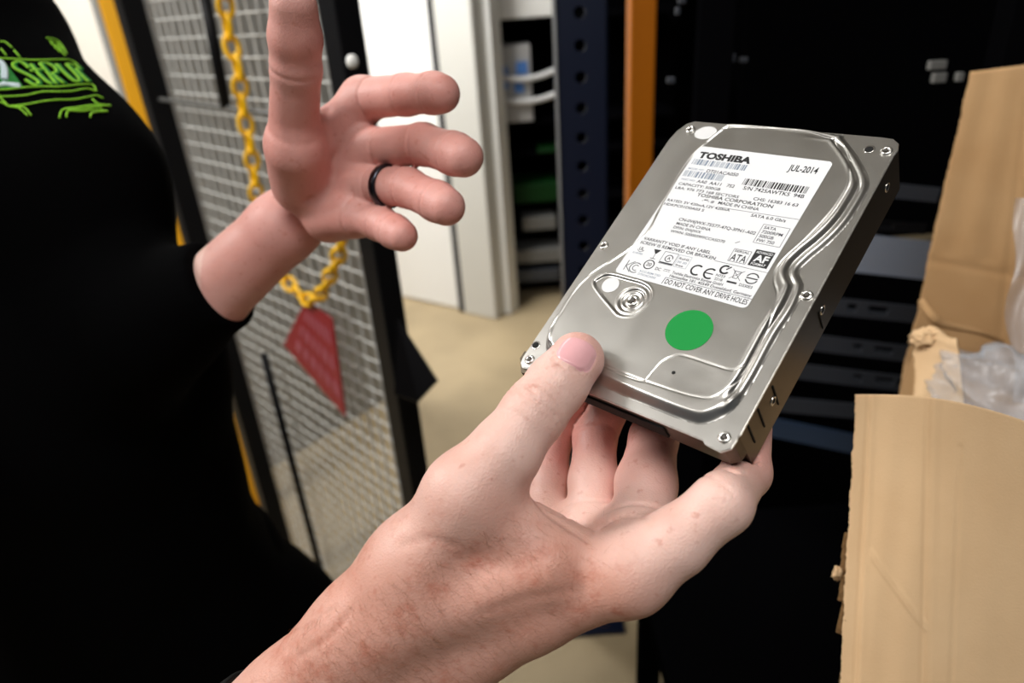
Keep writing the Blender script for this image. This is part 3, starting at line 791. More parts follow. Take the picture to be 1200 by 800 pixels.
def put(s, x0, x1, y, cap, ink='small_printing', bold=0.017, z=0.0):
    """text between x0 and x1 with its baseline at y"""
    V, F = text_mesh(s, bold)
    V = V.copy(); a, c = V[:, 0].min(), V[:, 0].max()
    V[:, 0] = x0 + (V[:, 0] - a) / (c - a) * (x1 - x0); V[:, 1] = y + V[:, 1] * cap / .70; V[:, 2] = PZ1 + z
    inks[ink][0].add(V, F)
def line(x0, y0, x1, y1, w=.18, ink='small_printing'):
    d = np.array([x1 - x0, y1 - y0]); d = d / np.linalg.norm(d); n_ = np.array([-d[1], d[0]]) * w / 2
    p = [np.array([x0, y0]) - n_, np.array([x1, y1]) - n_, np.array([x1, y1]) + n_, np.array([x0, y0]) + n_]
    inks[ink][0].add([(q_[0], q_[1], PZ1) for q_ in p], [(0, 1, 2, 3)])
def rect(x0, y0, x1, y1, ink='printing', z=0): inks[ink][0].add([(x0, y0, PZ1 + z), (x1, y0, PZ1 + z), (x1, y1, PZ1 + z), (x0, y1, PZ1 + z)], [(0, 1, 2, 3)])
def frame(x0, y0, x1, y1, w=.2, ink='small_printing'):
    line(x0, y0, x1, y0, w, ink); line(x1, y0, x1, y1, w, ink); line(x1, y1, x0, y1, w, ink); line(x0, y1, x0, y0, w, ink)
def arc(cx, cy, r, a0, a1, w, ink='printing', n=18):
    A = np.radians(np.linspace(a0, a1, n + 1)); V = []
    for a in A: V += [(cx + (r - w / 2) * math.cos(a), cy + (r - w / 2) * math.sin(a), PZ1), (cx + (r + w / 2) * math.cos(a), cy + (r + w / 2) * math.sin(a), PZ1)]
    inks[ink][0].add(V, [(2 * i, 2 * i + 1, 2 * i + 3, 2 * i + 2) for i in range(n)])
def bars(x0, x1, y0, y1, seed, ink, unit=.24):
    r_ = random.Random(seed); x = x0; nme_ = 'barcode_%d' % seed; inks[nme_] = (MB(), inks[ink][1]); ink = nme_
    while x < x1 - unit:
        w = unit * r_.choice((1, 1, 2, 3)); rect(x, y0, min(x + w, x1), y1, ink); x += w + unit * r_.choice((1, 1, 2))
put('TOSHIBA', 22.9, 48.6, 122.4, 3.5, 'printing', .055)
put('JUL-2014', 66.0, 78.2, 121.2, 3.4, 'printing', .02)
bars(22.0, 48.2, 118.0, 121.4, 1, 'faded_printing', .34)
put('MODEL NO:', 22.0, 30.0, 114.9, 1.0, 'faded_printing'); put('DT01ACA050', 31.4, 46.7, 114.4, 1.8)
bars(21.4, 40.8, 110.5, 114.1, 2, 'faded_printing', .34)
put('PART NO:', 22.0, 29.0, 108.2, 1.0, 'faded_printing'); put('AA0  AA11   7S2', 30.0, 48.2, 107.9, 1.7)
put('CAPACITY: 500GB', 22.0, 42.9, 105.2, 1.5); put('LBA: 976 773 168 SECTORS', 21.8, 52.8, 102.7, 1.45)
bars(50.7, 78.9, 110.3, 114.0, 3, 'printing', .26); put('S/N 7425AWTKS  94B', 52.3, 78.7, 107.8, 1.9, 'printing')
put('CHS: 16383 16 63', 59.2, 78.3, 103.1, 1.6); put('TOSHIBA CORPORATION', 34.0, 69.0, 100.4, 1.75, 'printing', .02)
put('MADE IN CHINA', 45.6, 64.1, 98.0, 1.6); put('-**- #', 37.7, 43.6, 98.0, 1.5)
put('RATED: 5V 420mA,12V 420mA', 21.8, 52.5, 95.1, 1.4); put('HDKPC01D0A03 S', 21.4, 41.5, 92.7, 1.4)
line(47.6, 96.4, 81.6, 97.0, .2); put('SATA 6.0 Gb/s', 62.3, 77.1, 94.5, 1.5)
put('CN-0V6JWX-75577-47Q-3PN1-A02', 32.8, 68.4, 85.8, 1.6); put('MADE IN CHINA', 32.9, 49.5, 83.4, 1.5); put('DP/N: 0V6JWX', 32.7, 46.1, 81.2, 1.4); put('WWN: 5000039FFCCA5D70', 32.4, 58.3, 78.9, 1.4)
line(62.6, 80.0, 64.2, 81.2, .3)
frame(69.4, 82.1, 80.4, 91.8)
for k, s in enumerate(('SATA', '7200RPM', '500GB', 'FW: 750')): put(s, 70.3, (75.4, 79.0, 76.3, 77.6)[k], 89.6 - 2.25 * k, 1.5)
put('WARRANTY VOID IF ANY LABEL', 21.5, 55.3, 72.2, 1.55); put('SCREW IS REMOVED OR BROKEN', 22.0, 58.6, 69.9, 1.55)
line(58.8, 69.6, 81.4, 69.4, .2)
# compliance marks
put('UL', 23.4, 25.8, 66.6, 1.7, 'printing', .02); arc(24.6, 67.4, 1.7, 200, 340, .25, 'small_printing'); put('E149783', 21.6, 26.6, 64.2, .9, 'faded_printing')
inks['printing'][0].add([(30.4, 68.6, PZ1), (34.0, 68.8, PZ1), (32.6, 66.4, PZ1), (32.0, 66.4, PZ1)], [(0, 3, 2, 1)]); rect(32.15, 63.8, 32.4, 66.6); rect(31.0, 63.6, 33.5, 63.9)
frame(36.0, 62.4, 42.6, 68.7, .22); arc(39.4, 65.6, 1.7, 0, 330, .4, 'small_printing'); put('A', 38.6, 40.2, 64.9, 1.5); rect(36.2, 62.6, 42.4, 63.3, 'small_printing')
frame(43.2, 62.4, 49.0, 68.6, .15, 'faded_printing'); put('RoHS', 43.8, 48.4, 66.4, 1.1); put('50 20', 43.8, 48.2, 64.6, 1.0, 'faded_printing'); put('free', 43.8, 47.4, 62.9, 1.0)
frame(63.8, 71.0, 71.2, 77.4, .2); put('SERIAL', 64.3, 70.7, 75.9, 1.1); put('ATA', 64.2, 70.8, 71.4, 3.6, 'printing', .012)
rect(72.3, 71.0, 80.2, 79.2); put('ADVANCED', 72.9, 79.7, 77.4, 1.2, 'reversed_printing', .01, .012); put('AF', 73.4, 79.2, 73.4, 3.3, 'reversed_printing', .03, .012); put('FORMAT', 73.3, 79.2, 71.6, 1.2, 'reversed_printing', .01, .012)
# KC mark, 20-year ring, CE, C-tick, bin, ring with dash
line(22.4, 54.8, 22.4, 60.2, .35); line(22.4, 57.2, 25.6, 60.2, .35); line(22.4, 57.2, 25.6, 54.4, .35); arc(27.2, 57.2, 2.6, 50, 310, .4, 'small_printing'); arc(27.4, 57.2, 1.4, 50, 310, .35, 'small_printing')
arc(32.4, 60.4, 2.3, 0, 360, .5); put('20', 31.2, 33.6, 59.6, 1.7, 'printing'); put('KCC-REM-TSD', 30.2, 40.4, 57.0 - 1.2, 1.0, 'faded_printing'); put('DT01ACA050', 30.2, 39.0, 54.2, 1.0, 'faded_printing')
put('DC', 36.3, 38.9, 58.6, 1.5); line(40.2, 60.0, 43.2, 60.0, .25); 
for k in range(3): line(40.2 + k * 1.1, 59.2, 41.0 + k * 1.1, 59.2, .25)
arc(54.0, 63.2, 2.4, 55, 305, .8); arc(60.0, 63.0, 2.4, 55, 305, .8); line(57.6, 63.0, 61.4, 63.0, .55, 'printing')
arc(65.0, 66.5, 1.9, 60, 330, .9); line(65.4, 66.6, 67.0, 68.4, .6, 'printing'); put('N723', 62.7, 66.6, 62.6, 1.2); put('221B', 62.9, 66.4, 60.8, 1.2)
line(68.0, 67.8, 73.0, 63.0, .22); line(73.0, 67.8, 68.2, 63.0, .22); line(68.9, 67.0, 72.2, 67.0, .3); line(69.2, 67.0, 69.6, 63.6, .25); line(71.9, 67.0, 71.3, 63.6, .25); line(69.6, 63.6, 71.3, 63.6, .3)
rect(68.2, 61.0, 72.4, 61.9)
arc(77.0, 65.3, 2.4, 20, 165, .55); arc(77.0, 65.3, 2.4, 200, 345, .55); line(74.6, 65.3, 79.4, 65.3, .6, 'printing'); put('D33003', 73.6, 79.0, 60.7, 1.3)
put('Toshiba Electronics Europe GmbH', 44.5, 67.5, 58.8, 1.35); put('Hansaallee 181, 40549 Dusseldorf, Germany', 44.3, 80.5, 57.0, 1.35)
line(43.1, 56.3, 81.2, 56.3, .22); line(43.1, 56.3, 42.9, 52.9, .3)
put('DO NOT COVER ANY DRIVE HOLES', 43.9, 80.4, 53.3, 2.4, 'printing', .015)
for nme, (mb_, m_) in inks.items(): hb(mb_, nme.split('_')[0] if 'barcode' in nme else nme, m_, lab)

# ------------------------------------------------------------------ person (signed-distance modelling in camera mm)
def f(px, py, z): return np.array([(px - 600) / FPX * z, (py - 400) / FPX * z, z], float)
def capd(p, a, b, r1, r2):
    ba = b - a; pa = p - a
    h = np.clip((pa @ ba) / (ba @ ba + 1e-9), 0, 1)
    q = pa - h[:, None] * ba
    return np.sqrt((q * q).sum(1)) - (r1 + (r2 - r1) * h)
def smin(a, b, k):
    h = np.maximum(k - np.abs(a - b), 0) / k
    return np.minimum(a, b) - h * h * k * .25
def chain_d(p, nodes, k=5.0):
    d = None
    for (a, ra), (b, rb) in zip(nodes[:-1], nodes[1:]):
        e = capd(p, a, b, ra, rb); d = e if d is None else smin(d, e, k)
    return d
def group_d(p, caps, k):
    d = None
    for a, b, ra, rb in caps:
        e = capd(p, a, b, ra, rb); d = e if d is None else smin(d, e, k)
    return d
def groove(p, c, axis, depth, w, R, side=None, bend=0.0):
    """skin fold around a joint: ring-shaped dent across 'axis'"""
    axis = axis / np.linalg.norm(axis); q = p - c
    t = q @ axis
    if side is not None and bend:
        s_ = side - axis * (side @ axis); s_ /= np.linalg.norm(s_)
        o_ = np.cross(axis, s_); t = t - bend * (q @ o_) ** 2 / R
    g = depth * np.exp(-(t / w) ** 2)
    rad = np.sqrt((q * q).sum(1)); g = g * sstep(R * 1.7, R * 1.25, rad)
    if side is not None: g = g * sstep(-.1, .5, (q @ s_ if bend else q @ (side / np.linalg.norm(side))) / R)
    return g
def drive_d(p):
    q = c2d(p)
    def bx(q, lo, hi):
        c = (np.array(lo) + hi) / 2; h = (np.array(hi) - lo) / 2
        e = np.abs(q - c) - h
        return np.linalg.norm(np.maximum(e, 0), axis=1) + np.minimum(e.max(1), 0)
    return np.minimum(np.minimum(bx(q, (-.2, 3.8, -26.8), (101.9, 147.5, .3)), bx(q, (-2, -5.6, -14.6), (101.9, 4, .3))), bx(q, (5, 3, 0), (97, 146, 2.9)))

# right hand (front), holding the drive
CMC, TMC, TMID, TIP_, TT = f(492, 668, 268), f(549, 580, 257), f(591, 531, 257), f(627, 482, 261), f(676, 421, 273)
IM, IP1, ID, IT = f(738, 672, 250), f(846, 590, 243), d2c((97.5, 3, -34)), d2c((90, 22, -37.5))
MM_, MMID, MP1 = f(752, 625, 270), f(757, 567, 286), f(766, 513, 303)
RM, RP1 = f(694, 622, 292), f(697, 512, 318)
PM, PP1 = f(640, 610, 312), f(646, 522, 330)
FA0, FA1, FA2 = f(190, 930, 285), f(342, 820, 276), f(428, 744, 272)
FB0, FB1, FB2 = f(330, 1030, 292), f(410, 900, 286), f(490, 790, 280)
def front_palm(p):
    return group_d(p, [
        (FA0, FA1, 21, 19.5), (FA1, FA2, 20.5, 22.0), (FA2, CMC, 22.0, 22.0), (CMC, TMC, 21.0, 15.0),
        (FB0, FB1, 24, 22), (FB1, FB2, 22, 20), (FB2, f(624, 710, 264), 20, 15.5), (f(624, 710, 264), IM, 15.5, 12.8), (f(470, 730, 262), f(640, 665, 252), 14, 11), (CMC, f(640, 665, 254), 13, 10),
        (f(430, 790, 282), f(560, 690, 272), 24, 18), (f(560, 690, 268), f(640, 660, 262), 17, 13),
        (f(556, 606, 259), f(706, 658, 256), 10.0, 9.5), (TMC, f(640, 640, 262), 12, 11),
        (f(500, 700, 288), f(620, 640, 282), 17, 11),
        (f(480, 760, 290), MM_, 16, 10.5), (f(470, 750, 300), RM, 15, 10), (f(460, 740, 310), PM, 14, 9.5),
        (IM, MM_, 11, 11), (MM_, RM, 10.5, 10.5), (RM, PM, 10, 9.5)], 8.0)
def front_fingers():
    mt, rt, pt_ = c2d(MP1), c2d(RP1), c2d(PP1)
    return [
        [(TMC, 15.0), (TMID, 13.3), (TIP_, 12.0), (TIP_ * .5 + TT * .5, 11.6), (TT, 11.0)],
        [(IM, 12.6), (IM * .5 + IP1 * .5 + np.array([0, 1.0, 0]), 11.8), (IP1, 10.4), (ID, 8.8), (IT, 7.8)],
        [(MM_, 12.0), (MMID, 12.4), (MP1, 10.2), (d2c((mt[0] + 3, 24, -37)), 9.2), (d2c((mt[0] + 5, 44, -35.2)), 8.2)],
        [(RM, 10.6), (RM * .5 + RP1 * .5, 10.8), (RP1, 9.6), (d2c((rt[0] + 3, 24, -38)), 8.8), (d2c((rt[0] + 6, 44, -34.6)), 7.8)],
        [(PM, 9.6), (PM * .5 + PP1 * .5, 9.6), (PP1, 8.6), (d2c((pt_[0] + 4, 20, -38)), 8.0), (d2c((pt_[0] + 7, 36, -34)), 7.2)]]
FF = front_fingers()
WRK = []
def front_hand(p):
    base = front_palm(p); d = base
    for i, ch in enumerate(FF):
        e = chain_d(p, ch, 4.0)
        d = np.minimum(d, smin(base, e, 9.0 if i < 2 else 5.0)) if i else smin(base, e, 9.0)
    # thumb nail bed flattening, knuckle bulge and folds
    ax = TT - TIP_; up = np.array([-.25, -.35, -1.0])
    d -= .9 * np.exp(-(((p - (TIP_ + np.array([-4, -4, -6]))) ** 2).sum(1) / 60))
    d -= 1.0 * np.exp(-(((p - (TMC + np.array([-9, -6, -5]))) ** 2).sum(1) / 130))
    for off, dep, w, bend in ((-5.0, .30, .7, .25), (-1.8, .45, .6, .15), (1.2, .32, .6, -.1), (4.6, .28, .7, -.25)):
        d += groove(p, TIP_ + ax / np.linalg.norm(ax) * off, ax, dep, w, 13, up, bend)
    # flexion creases of the middle, ring and index fingers (palm side faces the camera)
    for c, a, R, dep, s_ in ((MP1, MP1 - MMID, 11, .8, (0, -.3, -1)), (MM_ * .8 + MMID * .2, MMID - MM_, 13, .9, (0, -.3, -1)), (RP1, RP1 - RM, 10, .7, (0, -.3, -1)), (RM * .8 + RP1 * .2, RP1 - RM, 11, .8, (0, -.3, -1)),
                          (IP1 * .92 + ID * .08, (ID - IM), 11, .4, (-.7, -.7, 0))):
        d += groove(p, c, a, dep, .9, R, np.array(s_))
    # folds of the skin
    for pl_, dep, w in WRK:
        for a, b_ in zip(pl_[:-1], pl_[1:]):
            lo_ = np.minimum(a, b_) - 8; hi_ = np.maximum(a, b_) + 8
            m = ((p > lo_) & (p < hi_)).all(1)
            if m.any(): d[m] += dep * np.exp(-(capd(p[m], a, b_, 0, 0) / w) ** 2)
    # tendon/vein undulation over the wrist
    d -= .5 * np.exp(-(capd(p, f(400, 770, 255), f(600, 690, 246), 0, 0) / 5) ** 2)
    d = np.maximum(d, .25 - drive_d(p))
    return d

def march(fun, o, d, far=900):
    t = np.zeros(len(o))
    for _ in range(90): t += .8 * fun(o + d * t[:, None])
    return o + d * t[:, None]
def fold(pxs, dep, w):
    q = catmull(pxs, 5, False); d_ = np.c_[(q - [600, 400]) / FPX, np.ones(len(q))]; d_ /= np.linalg.norm(d_, axis=1)[:, None]
    return march(front_hand, d_ * 200, d_), dep, w
WRK = [fold(*a) for a in (
    ([(622, 579), (640, 600), (664, 617), (692, 634)], .55, 1.3), ([(634, 592), (664, 606), (700, 612), (735, 601)], .45, 1.1), ([(690, 628), (724, 606), (762, 606)], .4, 1.0),
    ([(618, 452), (636, 470), (653, 488)], .5, .55), ([(610, 461), (632, 474), (648, 494)], .3, .5), ([(614, 447), (638, 446), (662, 459)], .35, .6), ([(606, 444), (626, 436), (655, 441)], .22, .6),
    ([(590, 478), (612, 488), (632, 512)], .2, .8), ([(330, 745), (360, 735), (392, 712)], .3, 1.4), ([(350, 770), (384, 748), (412, 716)], .3, 1.6), 
    ([(648, 420), (660, 429), (678, 435), (690, 431), (698, 419)], .55, .55), ([(470, 640), (500, 632), (535, 640)], .18, 2.0), ([(560, 720), (620, 700), (680, 690)], .22, 2.4))]
# left hand (behind), open towards the camera
W1, W2, W3, W4 = f(366, 208, 424), f(370, 222, 426), f(376, 238, 428), f(384, 250, 428)
LT = [(f(354, 214, 412), 16), (f(344, 165, 388), 14.0), (f(347, 80, 356), 12.6), (f(346, 45, 345), 12.8), (f(344, 8, 334), 11.5)]
LF = [[(f(425, 116, 404), 12), (f(476, 111, 380), 10.8), (f(508, 109, 366), 10.4), (f(517, 110, 360), 10.0)],
      [(f(434, 175, 404), 12), (f(496, 169, 377), 11.0), (f(532, 180, 360), 10.8), (f(543, 184, 354), 10.4)],
      [(f(428, 216, 405), 11.5), (f(478, 220, 380), 10.6), (f(512, 236, 364), 10.4), (f(523, 242, 358), 10.0)],
      [(f(412, 252, 408), 11), (f(446, 262, 392), 9.6), (f(462, 271, 383), 9.2), (f(471, 276, 378), 8.8)]]
SH, EL = f(-42, 50, 525), f(135, 405, 535)
AM = f(80, 212, 512)
LW = f(376, 230, 456)
def back_palm(p):
    return group_d(p, [(W1, LF[0][0][0], 13, 12), (W2, LF[1][0][0], 13, 12), (W3, LF[2][0][0], 13, 11.5), (W4, LF[3][0][0], 13, 11.5),
        (f(356, 216, 418), f(347, 178, 388), 18, 16), (f(386, 254, 422), f(414, 252, 406), 16, 12), (f(349, 165, 394), f(424, 122, 404), 9, 10), (f(352, 190, 400), f(415, 150, 408), 10, 9),
        (LW, f(330, 268, 450), 22, 22.5), (f(330, 268, 450), f(240, 352, 468), 22.5, 26), (f(240, 352, 468), EL, 26, 34), (f(385, 230, 434), LW, 18, 22)], 7.0)
def back_hand(p):
    base = back_palm(p); d = smin(base, chain_d(p, LT, 4), 8.0)
    for ch in LF: d = np.minimum(d, smin(base, chain_d(p, ch, 4), 6.0))
    vw = np.array([0, 0, -1.0])
    for ch in LF:
        d += groove(p, ch[0][0] * .72 + ch[1][0] * .28, ch[1][0] - ch[0][0], .7, 1.0, 12, vw)
        d += groove(p, ch[1][0], ch[2][0] - ch[0][0], .6, 1.0, 11, vw)
        d += groove(p, ch[2][0], ch[3][0] - ch[1][0], .5, .9, 10.5, vw)
    d += groove(p, LT[2][0], LT[4][0] - LT[1][0], .4, 1.4, 13, vw) + groove(p, LT[1][0] * .8 + LT[2][0] * .2, LT[2][0] - LT[1][0], .35, 1.8, 14, vw)
    for a, b_, dep in ((f(385, 130, 392), f(360, 232, 402), 1.1), (f(430, 145, 392), f(385, 190, 400), .8), (f(425, 195, 392), f(392, 205, 400), .6)):
        d += dep * np.exp(-(capd(p, a, b_, 0, 0) / 3.0) ** 2)
    return d
# body core and arms inside the shirt
HIPC, CHC, UCH, NK = f(150, 700, 780), f(55, 440, 620), f(-125, 60, 560), f(-190, -230, 480)
RSH, REL = f(-420, -60, 430), f(-120, 1050, 360)
def core(p):
    return group_d(p, [(HIPC, CHC, 110, 105), (CHC, UCH, 105, 75), (UCH, NK, 75, 50), (UCH, SH, 60, 42), (SH, AM, 42, 42), (AM, EL, 42, 34), (UCH, RSH, 70, 48), (RSH, REL, 46, 34), (REL, FA0 * .5 + FB0 * .5, 34, 28)], 20)
def body_d(p):
    d = core(p)
    m = (p[:, 0] > -200) & (p[:, 1] > -40) & (p[:, 2] < 345)
    m1 = (p[:, 0] > -240) & (p[:, 2] < 345) & (p[:, 1] > -60)
    if m1.any(): d[m1] = smin(d[m1], front_hand(p[m1]), 6)
    m2 = (p[:, 0] > -420) & (p[:, 1] < 160) & (p[:, 2] > 310)
    if m2.any(): d[m2] = smin(d[m2], back_hand(p[m2]), 6)
    return d

def surface(fun, lo, hi, h, newton=2, B=8):
    """surface nets over the blocks that the surface crosses"""
    lo = np.array(lo, float); nb = np.ceil((np.array(hi) - lo) / (h * B)).astype(int); n = nb * B
    bc = np.stack(np.meshgrid(*[np.arange(k) for k in nb], indexing='ij'), -1).reshape(-1, 3)
    dc = fun(lo + (bc + .5) * B * h)
    near = np.abs(dc) < B * h * 1.25
    V = np.repeat(np.repeat(np.repeat(np.sign(dc).astype(np.float32).reshape(nb) * 99, B, 0), B, 1), B, 2)
    off = np.stack(np.meshgrid(*[np.arange(B)] * 3, indexing='ij'), -1).reshape(-1, 3)
    nbk = bc[near]
    for s in range(0, len(nbk), 400):
        idx = (nbk[s:s + 400, None] * B + off[None]).reshape(-1, 3)
        V[idx[:, 0], idx[:, 1], idx[:, 2]] = fun(lo + idx * h)
    S = V < 0
    cs = np.zeros(tuple(n - 1), np.int8)
    for dx in (0, 1):
        for dy in (0, 1):
            for dz in (0, 1): cs += S[dx:n[0] - 1 + dx, dy:n[1] - 1 + dy, dz:n[2] - 1 + dz]
    act = np.argwhere((cs > 0) & (cs < 8))
    vid = -np.ones(tuple(n - 1), np.int64); vid[act[:, 0], act[:, 1], act[:, 2]] = np.arange(len(act))
    acc = np.zeros((len(act), 3)); cnt = np.zeros(len(act))
    for ax in range(3):
        for u in (0, 1):
            for w in (0, 1):
                o0 = [0, 0, 0]; o1 = [0, 0, 0]; q = [a for a in range(3) if a != ax]
                o0[q[0]] = o1[q[0]] = u; o0[q[1]] = o1[q[1]] = w; o1[ax] = 1
                a = V[tuple((act + o0).T)].astype(float); b = V[tuple((act + o1).T)].astype(float)
                m = (a < 0) != (b < 0); t = np.where(m, a / np.where(m, a - b, 1), 0)
                pt = act + np.array(o0) + 0.0; pt[:, ax] = act[:, ax] + t
                acc[m] += pt[m]; cnt[m] += 1
    P_ = lo + acc / cnt[:, None] * h
    F = []
    for ax in range(3):
        q = [(ax + 1) % 3, (ax + 2) % 3]
        sl0 = [slice(None)] * 3; sl1 = [slice(None)] * 3; sl0[ax] = slice(0, -1); sl1[ax] = slice(1, None)
        ch = S[tuple(sl0)] != S[tuple(sl1)]
        e = np.argwhere(ch); e = e[(e[:, q[0]] > 0) & (e[:, q[1]] > 0) & (e[:, q[0]] < n[q[0]] - 1) & (e[:, q[1]] < n[q[1]] - 1)]
        ins = S[tuple(e.T)]
        c = []
        for du_, dv in ((-1, -1), (0, -1), (0, 0), (-1, 0)):
            g = e.copy(); g[:, q[0]] += du_; g[:, q[1]] += dv; c.append(vid[tuple(g.T)])
        c = np.array(c).T; c = np.where(ins[:, None], c, c[:, ::-1]); F.append(c)
    F = np.concatenate(F); F = F[(F >= 0).all(1)]
    return project(fun, P_, newton), F
def grad(fun, p, e=.35):
    g = np.stack([fun(p + e * np.eye(3)[i]) - fun(p - e * np.eye(3)[i]) for i in range(3)], 1)
    return g / (np.linalg.norm(g, axis=1)[:, None] + 1e-9)
def project(fun, p, it=2):
    for _ in range(it):
        d = fun(p); p = p - np.clip(d, -1.5, 1.5)[:, None] * grad(fun, p)
    return p
def subdivide(V, F):
    e = np.concatenate([F[:, [i, (i + 1) % 4]] for i in range(4)]); es = np.sort(e, 1)
    u, inv = np.unique(es, axis=0, return_inverse=True); inv = inv.ravel(); n = len(V); k = len(F)
    M_ = (V[u[:, 0]] + V[u[:, 1]]) / 2; C_ = V[F].mean(1)
    E = [n + inv[i * k:(i + 1) * k] for i in range(4)]; c = n + len(u) + np.arange(k)
    return np.concatenate([V, M_, C_]), np.concatenate([np.stack([F[:, i], E[i], c, E[i - 1]], 1) for i in range(4)])
def march(fun, o, d, far=900):
    """sphere-trace many rays onto a surface"""
    t = np.zeros(len(o))
    for _ in range(90): t += .8 * fun(o + d * t[:, None])
    return o + d * t[:, None]

def skin():
    m = bpy.data.materials.new('skin'); m.use_nodes = True; nt = m.node_tree; b = nt.nodes['Principled BSDF']
    tc = nt.nodes.new('ShaderNodeTexCoord'); at = nt.nodes.new('ShaderNodeAttribute'); at.attribute_name = 'flush'
    at2 = nt.nodes.new('ShaderNodeAttribute'); at2.attribute_name = 'tan'
    def noise(sc, det, lo, hi, rough=.5):
        n = nt.nodes.new('ShaderNodeTexNoise'); n.inputs['Scale'].default_value = sc; n.inputs['Detail'].default_value = det; n.inputs['Roughness'].default_value = rough
        nt.links.new(tc.outputs['Object'], n.inputs['Vector'])
        r = nt.nodes.new('ShaderNodeMapRange'); r.inputs[1].default_value = lo; r.inputs[2].default_value = hi; nt.links.new(n.outputs['Fac'], r.inputs[0]); return r
    def mix(a, c, fac):
        x = nt.nodes.new('ShaderNodeMix'); x.data_type = 'RGBA'
        for i, v in ((6, a), (7, c)):
            if isinstance(v, tuple): x.inputs[i].default_value = (*v, 1)
            else: nt.links.new(v, x.inputs[i])
        nt.links.new(fac, x.inputs[0]); return x.outputs[2]
    def mul(a, v):
        x = nt.nodes.new('ShaderNodeMath'); x.operation = 'MULTIPLY'; nt.links.new(a, x.inputs[0])
        if isinstance(v, float): x.inputs[1].default_value = v
        else: nt.links.new(v, x.inputs[1])
        return x.outputs[0]
    base = mix(s2l((226, 191, 180)), s2l((213, 169, 156)), noise(28, 4, .35, .65).outputs[0])
    base = mix(base, s2l((188, 130, 110)), mul(at2.outputs['Fac'], .7))
    base = mix(base, s2l((172, 100, 78)), mul(noise(75, 6, .52, .72, .65).outputs[0], mul(at2.outputs['Fac'], .75)))
    base = mix(base, s2l((192, 104, 98)), mul(at.outputs['Fac'], .5))
    base = mix(base, s2l((170, 92, 72)), mul(noise(210, 3, .62, .74).outputs[0], .35))
    nt.links.new(base, b.inputs['Base Color'])
    b.inputs['Roughness'].default_value = .48; b.inputs['Specular IOR Level'].default_value = .35
    b.inputs['Subsurface Weight'].default_value = .12; b.inputs['Subsurface Radius'].default_value = (1, .35, .2); b.inputs['Subsurface Scale'].default_value = .004
    v = nt.nodes.new('ShaderNodeTexVoronoi'); v.inputs['Scale'].default_value = 1100; nt.links.new(tc.outputs['Object'], v.inputs['Vector'])
    n = nt.nodes.new('ShaderNodeTexNoise'); n.inputs['Scale'].default_value = 620; n.inputs['Detail'].default_value = 3; nt.links.new(tc.outputs['Object'], n.inputs['Vector'])
    ad = nt.nodes.new('ShaderNodeMath'); ad.operation = 'ADD'; nt.links.new(v.outputs['Distance'], ad.inputs[0]); nt.links.new(n.outputs['Fac'], ad.inputs[1])
    bp = nt.nodes.new('ShaderNodeBump'); bp.inputs['Strength'].default_value = .28; bp.inputs['Distance'].default_value = .0004
    nt.links.new(ad.outputs[0], bp.inputs['Height']); nt.links.new(bp.outputs[0], b.inputs['Normal'])
    return m

feet = c2w(HIPC / 1000)
person = empty('person', (feet[0], feet[1], 0), 'man in black embroidered t-shirt holding the hard drive, other hand open', 'person')
SV, SF = surface(body_d, (-560, -330, 215), (125, 470, 760), 2.0)
SV, SF = subdivide(SV, SF)
hm = (SV[:, 0] > -330)
SV[hm] = project(body_d, SV[hm], 1)
body = mesh_obj('body', c2w(SV / 1000), SF, skin(), person, True)
def bumpsum(pts, s):
    return np.clip(sum(np.exp(-((SV - c) ** 2).sum(1) / (2 * s_ * s_)) for c, s_ in pts), 0, 1)
flush = bumpsum([(TT, 9), (IT, 10), (ID, 8), (MP1, 12), (MMID, 10), (RP1, 14), (PP1, 14), (LT[4][0], 16), (LT[2][0], 16)] + [(ch[-1][0], 11) for ch in LF] + [(ch[1][0], 12) for ch in LF] + [(W2, 30)], 1)
flush = np.clip(flush + .75 * (SV[:, 2] > 335) * (SV[:, 0] > -200), 0, 1)
tan = np.clip(bumpsum([(f(470, 760, 258), 30), (f(600, 720, 250), 26), (f(380, 800, 262), 34), (f(690, 715, 245), 16)], 1), 0, 1)
for nm, arr in (('flush', flush), ('tan', tan)):
    at_ = body.data.attributes.new(nm, 'FLOAT', 'POINT'); at_.data.foreach_set('value', arr.astype(np.float32))

